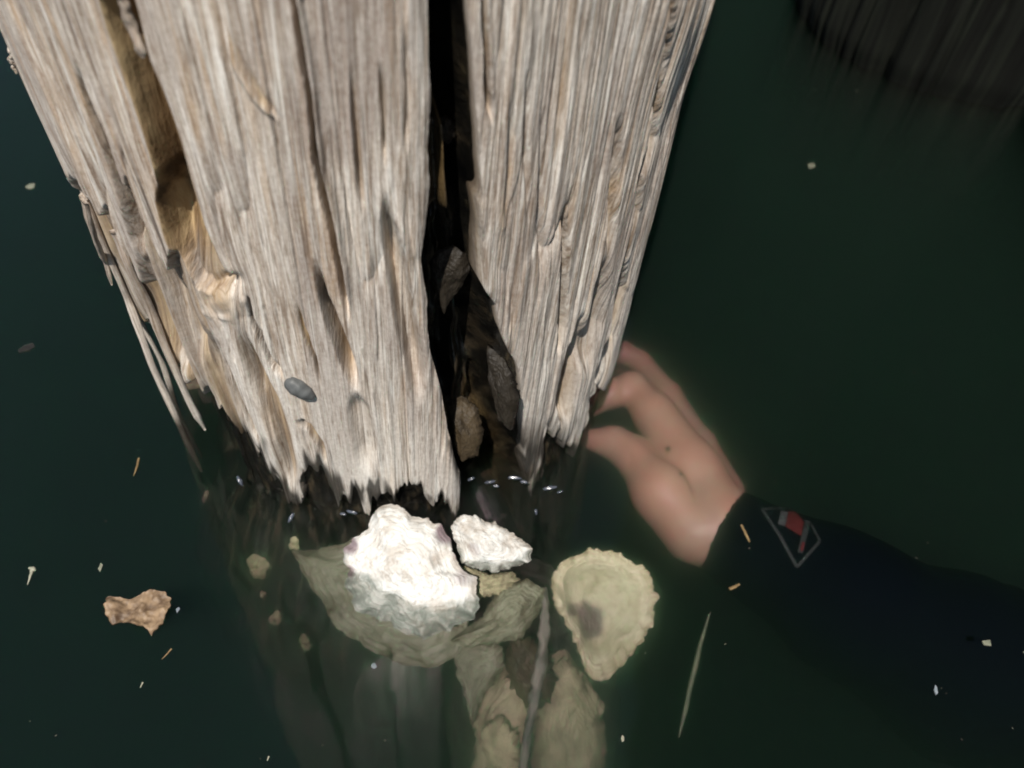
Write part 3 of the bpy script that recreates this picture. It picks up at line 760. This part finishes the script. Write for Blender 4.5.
s = shell('oyster', [(510, 640), (528, 636), (545, 650), (556, 680), (550, 704), (530, 712), (512, 690), (504, 662)], at(530, 675, -.064), (-.3, -.6, .7), SH['brown'], .010, .008, seed=280, jag=2.5, ruffle=.003)
tag(s, 'brown oyster shell right beneath the smooth grey one', 'oyster', OG)
s = shell('oyster', [(484, 726), (500, 716), (516, 730), (520, 752), (508, 772), (490, 764), (480, 744)], at(500, 745, -.078), (-.3, -.5, .7), SH['yellow'], .008, .006, seed=285, jag=2)
tag(s, 'small brown yellow oyster shell lowest left in the submerged clump', 'oyster', OG)
s = shell('oyster', [(552, 668), (566, 658), (582, 672), (588, 696), (576, 712), (558, 704), (548, 686)], at(568, 685, -.080), (.3, -.5, .7), SH['yellow'], .008, .006, seed=287, jag=2.2)
tag(s, 'small yellow oyster shell just below the lower left rim of the round cream one', 'oyster', OG)
# grey snail sitting on the wood
M['snail'] = mat_simple('slate_snail_shell', (.06, .065, .065), (.13, .135, .135), 120, .55, .4, .0006)
def snail(px, py, ang, L, Wd, lab):
    P = pick(px, py, True); nv = np.array([P[0]-PX0, P[1]-PY0, 0]); nv /= np.linalg.norm(nv)
    up = np.array([0, 0, 1.]); sd = np.cross(up, nv)
    ax = cos(ang)*sd+sin(ang)*up; bx = np.cross(nv, ax)
    n_, m_ = 28, 24; V = []
    for i in range(n_):
        t = i/(n_-1); s = (t-.5)*2
        rr = sqrt(max(0, 1-s*s))*(1-.25*s)*(1+.035*sin(t*20))
        for k in range(m_):
            a = 2*pi*k/m_
            V.append(P+ax*s*L/2+bx*cos(a)*rr*Wd/2+nv*(sin(a)*rr*Wd*.42+.0015))
    o = mesh_obj('snail', V, grid_quads(n_, m_, True), M['snail'])
    o.data.transform(Matrix.Translation(-Vector(P))); o.location = Vector(P)
    return tag(o, lab, 'snail')
snail(300, 389, radians(-42), .021, .012, 'dark slate grey snail clinging to the pale wood left of centre')

# barnacles and crust spots under water on the left flank
M['barn'] = mat_simple('yellow_green_crust', (.20, .21, .10), (.48, .48, .28), 200, .8, .5, .001)
def crust(px, py, dr, r, seed, lab):
    P = pick(px, py) if abs(dr) < .005 else cone_pt(px, py, dr); nv = np.array([P[0]-PX0, P[1]-PY0, .15]); nv /= np.linalg.norm(nv)
    n_, m_ = 14, 30
    t = np.linspace(0, 1, n_)[:, None]; a = np.linspace(0, 2*pi, m_, endpoint=False)[None]
    sd = np.cross([0, 0, 1.], nv); sd /= np.linalg.norm(sd); up = np.cross(nv, sd)
    rr = r*t*(1+.35*noise(np.cos(a)*2+seed, np.sin(a)*2+seed, seed))
    hh = r*.55*(1-t**2)*(1-.6*np.exp(-(t/.25)**2))*(1+.2*np.sin(a*7))-.002
    V = P+sd*(rr*np.cos(a))[..., None]+up*(rr*np.sin(a))[..., None]*1.25+nv*hh[..., None]
    o = mesh_obj('barnacle', V, grid_quads(n_, m_, True), M['barn'])
    o.data.transform(Matrix.Translation(-Vector(P))); o.location = Vector(P)
    return tag(o, lab, 'barnacle', 'barnacles on the submerged left flank of the piling')
for i, (x, y, r, lab) in enumerate([(255, 568, .011, 'largest pale barnacle on the submerged left flank of the piling'),
        (203, 498, .006, 'pale barnacle left of the splinter tips at the waterline'),
        (273, 622, .006, 'yellowish barnacle below the largest pale one'),
        (262, 596, .005, 'small barnacle between the largest pale one and the yellowish one below'),
        (304, 645, .007, 'yellow green barnacle lowest on the submerged left flank'),
        (218, 590, .004, 'faint small barnacle left of the largest pale one'),
        (293, 545, .004, 'small white barnacle at the left tip of the crescent shell')]):
    crust(x, y, -.004 if i != 6 else .01, r, 400+i, lab)

# grey stalk among the submerged oysters
def tube(name, pts, rad, mat, n=60, m_=10, flat=1.0, seed=0, wob=.1):
    pts = np.array(pts, float); s = np.linspace(0, len(pts)-1, n)
    # smooth interpolation
    C = np.stack([np.interp(s, np.arange(len(pts)), pts[:, k]) for k in range(3)], -1)
    ker = np.ones(9)/9
    for k in range(3): C[:, k] = np.convolve(np.pad(C[:, k], 4, mode='edge'), ker, 'valid')
    r = np.interp(s, np.arange(len(pts)), rad)
    V = []; G = []
    for i in range(n):
        t = C[min(i+1, n-1)]-C[max(i-1, 0)]; t /= (np.linalg.norm(t)+1e-9)
        a1 = np.cross(t, [0.1, .2, 1.]); a1 /= np.linalg.norm(a1); a2 = np.cross(t, a1)
        for k in range(m_):
            a = 2*pi*k/m_; q = r[i]*(1+wob*noise(k*1.3+seed, i*.3, seed))
            V.append(C[i]+a1*cos(a)*q+a2*sin(a)*q*flat); G.append((k*.002, i*.004, 0))
    e = [(0, k, (k+1) % m_) for k in range(1, m_-1)]+[((n-1)*m_, (n-1)*m_+(k+1) % m_, (n-1)*m_+k) for k in range(1, m_-1)]
    o = mesh_obj(name, V, grid_quads(n, m_, True), mat, None, dict(grain=np.array(G), warm=np.zeros(len(V)), wet=np.zeros(len(V)), pale=np.full(len(V), .25)), tris=e)
    c = Vector(C[n//2]); o.data.transform(Matrix.Translation(-c)); o.location = c
    return o
M['stalk'] = mat_simple('grey_stalk', (.035, .034, .028), (.16, .15, .12), 90, .6, .5, .002)
o = tube('wood_sliver', [at(545, 585, -.03), at(545, 630, -.042), at(538, 680, -.052), at(530, 720, -.06), at(522, 775, -.07), at(516, 830, -.09)], [.002, .0038, .0042, .0030, .0034, .002], M['stalk'], n=120, m_=14, flat=.6, seed=7, wob=.45)
tag(o, 'long grey wood sliver standing between the submerged yellow brown oysters', 'wood sliver')

# ------------------------------------------------------------------ person: submerged forearm and hand holding the piling
def sdf_capsules(P, caps, k):
    d = None
    for a, b, ra, rb in caps:
        a = np.asarray(a); b = np.asarray(b); ab = b-a
        t = np.clip(((P-a)@ab)/(ab@ab+1e-12), 0, 1)
        q = np.linalg.norm(P-a-t[..., None]*ab, axis=-1)-(ra+(rb-ra)*t)
        if d is None: d = q
        else:
            hh = np.clip(.5+.5*(d-q)/k, 0, 1); d = d*(1-hh)+q*hh-k*hh*(1-hh)
    return d
def smin(a, b, k):
    hh = np.clip(.5+.5*(a-b)/k, 0, 1); return a*(1-hh)+b*hh-k*hh*(1-hh)
def surface_nets(f, lo, hi, hs):
    lo = np.array(lo, float); nn = np.ceil((np.array(hi)-lo)/hs).astype(int)+1
    g = np.stack(np.meshgrid(*[lo[i]+hs*np.arange(nn[i]) for i in range(3)], indexing='ij'), -1)
    D = f(g)
    s = D < 0
    nx, ny, nz = nn
    acc = np.zeros((nx-1, ny-1, nz-1, 3)); cnt = np.zeros((nx-1, ny-1, nz-1))
    for ax in range(3):
        for i in (0, 1):
            for j in (0, 1):
                o = [0, 0, 0]; others = [q for q in range(3) if q != ax]; o[others[0]] = i; o[others[1]] = j
                sl0 = tuple(slice(o[q], o[q]+nn[q]-1) for q in range(3))
                o2 = list(o); o2[ax] += 1
                sl1 = tuple(slice(o2[q], o2[q]+nn[q]-1) for q in range(3))
                a, b = D[sl0], D[sl1]; c = (a < 0) != (b < 0)
                t = np.where(c, a/(a-b+1e-20), 0)
                p = np.zeros(a.shape+(3,)); p[..., others[0]] = i; p[..., others[1]] = j; p[..., ax] = t
                acc += p*c[..., None]; cnt += c
    on = cnt > 0
    idx = np.full(on.shape, -1); idx[on] = np.arange(on.sum())
    ii = np.argwhere(on)
    V = lo+hs*(ii+acc[on]/cnt[on][:, None])
    Q = []
    for ax in range(3):
        a1, a2 = (ax+1) % 3, (ax+2) % 3
        sl0 = [slice(1, n-1) for n in nn]; sl0[ax] = slice(0, nn[ax]-1)
        sl1 = list(sl0); sl1[ax] = slice(1, nn[ax])
        A, B = s[tuple(sl0)], s[tuple(sl1)]
        e = np.argwhere(A != B)
        if not len(e): continue
        flip = A[tuple(e.T)]
        base = e.copy(); base[:, a1] += 1; base[:, a2] += 1
        def cell(d1, d2):
            c = base.copy(); c[:, a1] -= d1; c[:, a2] -= d2; return idx[tuple(c.T)]
        q = np.stack([cell(1, 1), cell(0, 1), cell(0, 0), cell(1, 0)], -1)
        q[~flip] = q[~flip][:, ::-1]
        Q.append(q)
    return V, np.concatenate(Q)
HZ = -.076
def hp(x, y, z): return at(x, y, HZ+z)
palm = [(hp(716, 516, -.004), hp(690, 470, 0), .030, .027), (hp(690, 470, 0), hp(655, 415, .002), .026, .021)]
index = [(hp(655, 416, .002), hp(632, 388, .002), .0190, .0150), (hp(632, 388, .002), hp(613, 393, .002), .0150, .0140), (hp(613, 393, .002), hp(592, 406, -.002), .0135, .0105)]
thumb = [(hp(694, 530, -.002), hp(662, 492, .004), .0285, .0265), (hp(662, 492, .004), hp(634, 456, .002), .0250, .0175), (hp(634, 456, .002), hp(614, 443, .0), .0165, .0140), (hp(614, 443, 0), hp(594, 440, -.002), .0135, .0105)]
ulnar = [(hp(722, 492, -.014), hp(700, 446, -.016), .0200, .0155), (hp(700, 446, -.016), hp(668, 395, -.018), .0150, .0125), (hp(668, 395, -.018), hp(640, 362, -.022), .0125, .0110)]
middle = [(hp(640, 362, -.020), hp(622, 352, -.020), .0118, .0112), (hp(622, 352, -.020), hp(602, 362, -.022), .0108, .0090)]
ring = [(hp(672, 410, -.040), hp(642, 372, -.044), .0120, .0105), (hp(642, 372, -.044), hp(618, 362, -.046), .0100, .0092), (hp(618, 362, -.046), hp(600, 378, -.048), .0090, .0080)]
little = [(hp(680, 430, -.058), hp(650, 392, -.064), .0110, .0090), (hp(650, 392, -.064), hp(626, 380, -.066), .0088, .0080), (hp(626, 380, -.066), hp(608, 394, -.068), .0080, .0070)]
back = [(hp(716, 505, -.030), hp(676, 440, -.040), .026, .018), (hp(715, 505, -.03), hp(684, 450, -.054), .022, .012)]
W0 = hp(722, 530, -.004); W1 = at(848, 603, -.072); W2 = at(962, 668, -.094)
W3 = W2+np.array([.16, .0, -.02]); W4 = W3+np.array([.18, .10, -.26]); W5 = W4+np.array([.06, .10, -.28])
fore = [(hp(712, 518, -.006), W0, .0300, .0330), (W0, W1, .034, .047), (W1, W2, .047, .064)]
fore2 = [(W2, W3, .064, .055), (W3, W4, .055, .065), (W4, W5, .08, .13), (W5, W5+np.array([.0, .1, -.5]), .14, .15)]
def f_hand(P):
    d = sdf_capsules(P, palm+back+fore[:1], .012)
    d = smin(d, sdf_capsules(P, index, .006), .007)
    d = smin(d, sdf_capsules(P, thumb, .010), .0055)
    d = smin(d, sdf_capsules(P, ulnar, .007), .004)
    for g in (middle, ring, little): d = smin(d, sdf_capsules(P, g, .006), .004)
    d = smin(d, sdf_capsules(P, fore[1:], .02), .012)
    for pts, dep, wd in CREASES:
        dm = None
        for a, b in zip(pts[:-1], pts[1:]):
            ab = b-a; t = np.clip(((P-a)@ab)/(ab@ab), 0, 1); q = np.linalg.norm(P-a-t[..., None]*ab, axis=-1); dm = q if dm is None else np.minimum(dm, q)
        d = d+dep*np.exp(-(dm/wd)**2)
    return d
def cr(pts, zz): return [hp(x, y, zz) for x, y in pts]
CREASES = [(cr([(632, 428), (652, 446), (672, 464), (688, 484), (694, 504)], .022), .0030, .0045), (cr([(648, 398), (660, 392), (668, 386)], .016), .0020, .0030),
           (cr([(618, 374), (622, 386), (622, 400)], .014), .0016, .0026), (cr([(622, 440), (630, 452), (630, 462)], .016), .0016, .0026),
           (cr([(700, 452), (706, 476), (712, 498)], .010), .0018, .0030)]
def bounds(caps, pad):
    a = np.array([c[i] for c in caps for i in (0, 1)]); return a.min(0)-pad, a.max(0)+pad
def mat_skin():
    n = NT('skin'); o = n.obj()
    f = n.noise(o, 30, 3, .5); g = n.noise(o, 420, 3, .6)
    col = n.ramp(f, [(.36, (.42, .27, .20)), (.5, (.46, .285, .205)), (.62, (.46, .255, .185))])
    col = n.mix(n.math('MULTIPLY', n.attr('mole'), .9), col, (.05, .02, .012))
    n.bsdf(col, .5, n.bump(g, .15, .0005), Subsurface_Weight=.15, Subsurface_Scale=.006); return n.m
def mat_suit():
    n = NT('black_neoprene'); g = n.noise(n.obj(), 500, 3, .6)
    n.bsdf((.0010, .0018, .0038), .9, n.bump(g, .2, .0005), Specular_IOR_Level=.02); return n.m
M['skin'] = mat_skin(); M['suit'] = mat_suit()
lo, hi = bounds(palm+index+thumb+ulnar+middle+ring+little+back, .05)
hi = np.minimum(hi, [9, 9, 9])
lo2, hi2 = bounds(palm+index+thumb+ulnar+middle+ring+little+back+fore, .06)
V, Q = surface_nets(f_hand, lo2, hi2, .0022)
mx, my = proj(V)
dcam = np.linalg.norm(V-CAM, axis=1)
mole = np.maximum(1-sstep(np.hypot(mx-668, my-449), 1.5, 4.0), 1-sstep(np.hypot(mx-681, my-474), 1, 3.0))
person = empty('person', tuple(W5))
tag(person, 'submerged left arm in black wetsuit sleeve with bare hand gripping the piling', 'person')
body = put(mesh_obj('body', V, Q, M['skin'], None, dict(mole=mole)), person)
SO = .0045
def f_sleeve(P):
    d = sdf_capsules(P, fore[1:]+fore2, .03)-SO
    # creases of the cloth
    ax = (W2-W0)/np.linalg.norm(W2-W0)
    t = (P-W0)@ax
    d = d-.0012*np.sin(t*95+6*noise(P[..., 0]*20, P[..., 2]*20, 5))*sstep(t, .0, .05)
    # cut to a cuff at the wrist
    nc_ = ax*.80+np.array([-.12, .0, .0])+RV*.0
    nc_ = nc_/np.linalg.norm(nc_)
    return np.maximum(d, -((P-W0)@nc_+CUFF))
CUFF = .006
lo3, hi3 = bounds(fore[1:]+fore2[:3], .16)
V, Q = surface_nets(f_sleeve, lo3, hi3, .0055)
sleeve = put(mesh_obj('sleeve', V, Q, M['suit']), person)
# emblem printed on the sleeve
def to_sleeve(px, py, off):
    d = ray(np.array(px, float), np.array(py, float)); d = d/np.linalg.norm(d, axis=-1, keepdims=True)
    t = np.full(d.shape[:-1], .45)
    for _ in range(60): t = t+np.clip(f_sleeve(CAM+d*t[..., None]), -.05, .02)*.8
    return CAM+d*(t-off)[..., None]
def decal(name, poly, mat, off):
    n_ = 24
    o = resample(poly, 80); c = o.mean(0); R = np.linspace(0, 1, n_)[:, None, None]
    G = c+R*(o-c)[None]
    top = to_sleeve(G[..., 0], G[..., 1], off); bot = to_sleeve(G[..., 0], G[..., 1], off-.0012)
    V = np.concatenate([top.reshape(-1, 3), bot.reshape(-1, 3)])
    q = grid_quads(n_, 80, True); a = (n_-1)*80+np.arange(80); b = (n_-1)*80+(np.arange(80)+1) % 80; k = n_*80
    q3 = np.stack([b, a, a+k, b+k], -1)
    return mesh_obj(name, V, np.concatenate([q, q[:, ::-1]+k, q3]), mat)
def strip(p, q, w):
    p = np.array(p, float); q = np.array(q, float); d = (q-p)/np.linalg.norm(q-p); nn = np.array([-d[1], d[0]])*w/2
    return [tuple(p+nn), tuple(q+nn), tuple(q-nn), tuple(p-nn)]
M['print_white'] = mat_simple('print_white', (.05, .058, .058), (.08, .088, .088), 100, .6, .1)
M['print_red'] = mat_simple('print_red', (.06, .006, .007), (.09, .008, .009), 100, .6, .1)
M['print_grey'] = mat_simple('print_grey', (.012, .016, .016), (.022, .027, .027), 100, .6, .1)
O5 = [(762, 509), (778, 536), (797, 568), (820, 541), (813, 524), (800, 513)]
def emb(name, poly, mat, off): put_in(decal(name, poly, mat, off), sleeve)
def put_in(o, par):
    o.parent = par; o.matrix_parent_inverse = par.matrix_basis.inverted()
sleeve.parent = None; sleeve.matrix_parent_inverse = Matrix.Identity(4); 
sleeve.parent = person; sleeve.matrix_parent_inverse = Matrix.Translation(person.location).inverted()
def emb(name, poly, mat, off):
    o = decal(name, poly, mat, off); o.parent = sleeve; o.matrix_parent_inverse = Matrix.Identity(4)
for a, b, w in (((762, 509), (780, 536), 3.2), ((780, 536), (797, 567), 3.4), ((797, 567), (820, 541), 3.2), ((820, 541), (811, 524), 2.6), ((762, 509), (786, 508), 2.0)):
    emb('emblem_outline', strip(a, b, w), M['print_grey'], .0030)
emb('emblem_block', [(781, 511), (788, 512), (785, 526), (778, 524)], M['print_white'], .0036)
emb('emblem_patch', [(788.5, 511.5), (796, 512), (804, 522), (801, 536), (793, 531), (785.5, 526.5)], M['print_red'], .0036)
emb('emblem_stripe', strip((808, 521), (800, 553), 5.5), M['print_grey'], .0036)
emb('emblem_dash', strip((803.5, 542), (801.5, 551), 3.0), M['print_red'], .0044)

# ------------------------------------------------------------------ things floating on the water
def flake(name, outline, z, mat, seed, thick=.0008, crumple=.002, lab='', cat='', group=None, tilt=(0, 0, 1), nr=14, na=90, jag=.8):
    o = resample(outline, na); c = o.mean(0); k = np.arange(na)*2*pi/na
    dv = o-c; ln = np.hypot(dv[:, 0], dv[:, 1])[:, None]
    o = o+dv/np.maximum(ln, .01)*(noise(np.cos(k)*8+3, np.sin(k)*8+3, seed)*jag)[:, None]
    P0 = at(c[0], c[1], z)
    R = np.linspace(0, 1, nr)[:, None, None]; G = c+R*(o-c)[None]
    B = at_plane(G[..., 0], G[..., 1], P0, np.array(tilt, float))
    hh = crumple*fbm(B[..., 0]*130, B[..., 1]*130, seed+1, 3)+crumple*.7
    top = B.copy(); top[..., 2] += hh; bot = top.copy(); bot[..., 2] -= thick
    V = np.concatenate([top.reshape(-1, 3), bot.reshape(-1, 3)])
    q = grid_quads(nr, na, True); kk = nr*na; a = (nr-1)*na+np.arange(na); b = (nr-1)*na+(np.arange(na)+1) % na
    ob = mesh_obj(name, V, np.concatenate([q, q[:, ::-1]+kk, np.stack([b, a, a+kk, b+kk], -1)]), mat)
    ob.data.transform(Matrix.Translation(-Vector(P0))); ob.location = Vector(P0)
    return tag(ob, lab, cat, group)
M['leaf'] = mat_simple('dead_leaf', (.07, .04, .02), (.27, .185, .11), 120, .6, .5, .001)
M['straw'] = mat_simple('pale_straw', (.22, .22, .16), (.36, .35, .27), 200, .6, .2, .0005)
M['tan'] = mat_simple('tan_bark', (.13, .085, .035), (.22, .15, .065), 200, .6, .2, .0005)
M['darkbit'] = mat_simple('dark_leaf_bit', (.008, .007, .005), (.02, .018, .012), 200, .5, .2, .0005)
M['dull'] = mat_simple('dull_fleck', (.13, .14, .10), (.22, .22, .16), 200, .6, .2, .0005)
M['bright'] = mat_simple('white_fleck', (.15, .18, .20), (.26, .29, .32), 200, .3, .2, .0005)
leafo = [(106, 600), (112, 597), (121, 598), (129, 600), (138, 599), (148, 594), (156, 591), (164, 594), (172, 599), (171, 610), (166, 616), (163, 624), (157, 631), (152, 637), (149, 632), (143, 627), (138, 628), (131, 623), (122, 622), (111, 626), (107, 615)]
flake('dead_leaf', leafo, .0004, M['leaf'], 500, .0008, .0035, 'crumpled tan brown dead leaf floating on the water left of the piling', 'leaf', na=160, nr=24, jag=1.8)
def twig(pts, rad, mat, lab, name='twig', cat='twig', z=.0006, group='bits of plant debris floating on the water', seed=1):
    o = tube(name, [at(x, y, z if not isinstance(z, list) else z[i]) for i, (x, y) in enumerate(pts)], rad, mat, n=24, m_=6, flat=.6, seed=seed, wob=.3)
    return tag(o, lab, cat, group)
twig([(33, 567), (31, 574), (27, 586)], [.0016, .001, .0003], M['straw'], 'pale forked straw near the left edge of the picture')
twig([(28, 568), (33, 568), (35, 571)], [.0006, .0016, .0008], M['straw'], 'pale crumb at the head of the straw near the left edge')
twig([(139, 457), (137, 467), (133, 477)], [.0007, .0009, .0003], M['tan'], 'thin tan twig left of the splinter tips')
twig([(172, 648), (167, 654), (161, 660)], [.0006, .0006, .0002], M['tan'], 'short brown twig just below the dead leaf')
twig([(143, 682), (140, 688)], [.0006, .0003], M['straw'], 'short pale straw well below the dead leaf')
twig([(269, 756), (267, 761)], [.0006, .0003], M['straw'], 'tiny straw at the bottom edge beside the submerged piling')
twig([(741, 524), (745, 532), (750, 543)], [.0009, .0013, .0009], M['tan'], 'orange tan bark stick over the wetsuit cuff', 'bark_stick', 'bark stick')
twig([(729, 589), (734, 587), (740, 584)], [.0011, .0014, .0010], M['tan'], 'stubby tan bark bit over the lower edge of the sleeve', 'bark_stick', 'bark stick')
flake('leaf_bit', [(18, 350), (24, 346), (33, 343), (35, 347), (27, 351), (19, 353)], .0004, M['darkbit'], 510, .0006, .0005, 'blackish leaf scrap floating at the far left', 'leaf scrap', 'bits of plant debris floating on the water', jag=.3)
flake('leaf_bit', [(25, 187), (30, 184), (35, 184), (34, 188), (28, 189)], .0004, M['dull'], 511, .0006, .0005, 'dull pale leaf scrap high up at the far left', 'leaf scrap', 'bits of plant debris floating on the water', jag=.2)
flake('leaf_bit', [(808, 164), (814, 163), (815, 167), (809, 169)], -.01, M['dull'], 512, .0006, .0004, 'dull scrap drifting in the dark water at upper right', 'leaf scrap', 'bits of plant debris floating on the water', jag=.2)
flake('leaf_bit', [(98, 569), (101, 563), (103, 565), (100, 572)], .0004, M['dull'], 513, .0006, .0004, 'tiny green scrap above the dead leaf', 'leaf scrap', 'bits of plant debris floating on the water', jag=.2)
flake('leaf_bit', [(982, 641), (990, 640), (991, 646), (984, 645)], .0004, M['dull'], 514, .0006, .0004, 'dull brown scrap over the sleeve near the right edge', 'leaf scrap', 'bits of plant debris floating on the water', jag=.2)
flake('fleck', [(935, 685), (937, 688), (938, 693), (936, 695), (934, 690)], .0004, M['bright'], 515, .0008, .0008, 'bluish white fleck over the dark sleeve at lower right', 'fleck', 'bits of plant debris floating on the water', jag=.1)
flake('fleck', [(176, 609), (179, 607), (180, 609), (177, 613)], .0004, M['bright'], 516, .0008, .0006, 'bright fleck touching the right tip of the dead leaf', 'fleck', 'bits of plant debris floating on the water', jag=.1)
flake('fleck', [(372, 664), (375, 663), (377, 667), (374, 669), (371, 667)], -.01, M['bright'], 517, .0008, .0006, 'white fleck in the water below the crescent shell', 'fleck', 'bits of plant debris floating on the water', jag=.1)
flake('fleck', [(622, 735), (624, 737), (624, 741), (622, 742), (621, 738)], -.005, M['straw'], 518, .0008, .0006, 'pale fleck right of the submerged oysters near the bottom', 'fleck', 'bits of plant debris floating on the water', jag=.1)
M['weed'] = mat_simple('green_weed', (.05, .07, .04), (.12, .14, .08), 150, .6, .3, .0005)
twig([(711, 608), (704, 632), (696, 660), (690, 690), (684, 715), (677, 745)], [.0005, .0012, .0020, .0018, .0018, .0005], M['weed'], 'long thin strand of weed drifting right of the round cream oyster', 'seaweed_strand', 'seaweed', z=[-.03, -.035, -.04, -.045, -.05, -.055], group=None)

# fine silt and crumbs drifting in the water
def silt():
    rr = random.Random(11); V = []; Q = []; k = 0
    for _ in range(260):
        px = rr.uniform(-40, 1060); py = rr.uniform(-20, 790); z = -abs(rr.gauss(0, .03))-.001
        P = at(px, py, z)
        if np.hypot(P[0]-PX0, P[1]-PY0) < .26 or z < -.11: continue
        s_ = rr.choice([.0002, .0003, .0003, .0005]); a = rr.uniform(0, 6.3); L = rr.uniform(1, 3.0)
        e1 = np.array([cos(a), sin(a), rr.uniform(-.2, .2)])*s_*L; e2 = np.array([-sin(a), cos(a), .1])*s_*.7; e3 = np.array([0, 0, 1])*s_*.5
        V += [P+e1, P+e2, P-e1, P-e2, P+e3, P-e3]
        for t in ((0, 1, 4), (1, 2, 4), (2, 3, 4), (3, 0, 4), (1, 0, 5), (2, 1, 5), (3, 2, 5), (0, 3, 5)): Q.append([k+q for q in t])
        k += 6
    o = mesh_obj('suspended_silt', V, None, M['dull'], tris=Q, smooth=False)
    tag(o, 'fine pale silt and crumbs drifting in the dark water', 'silt', kind='stuff')
silt()
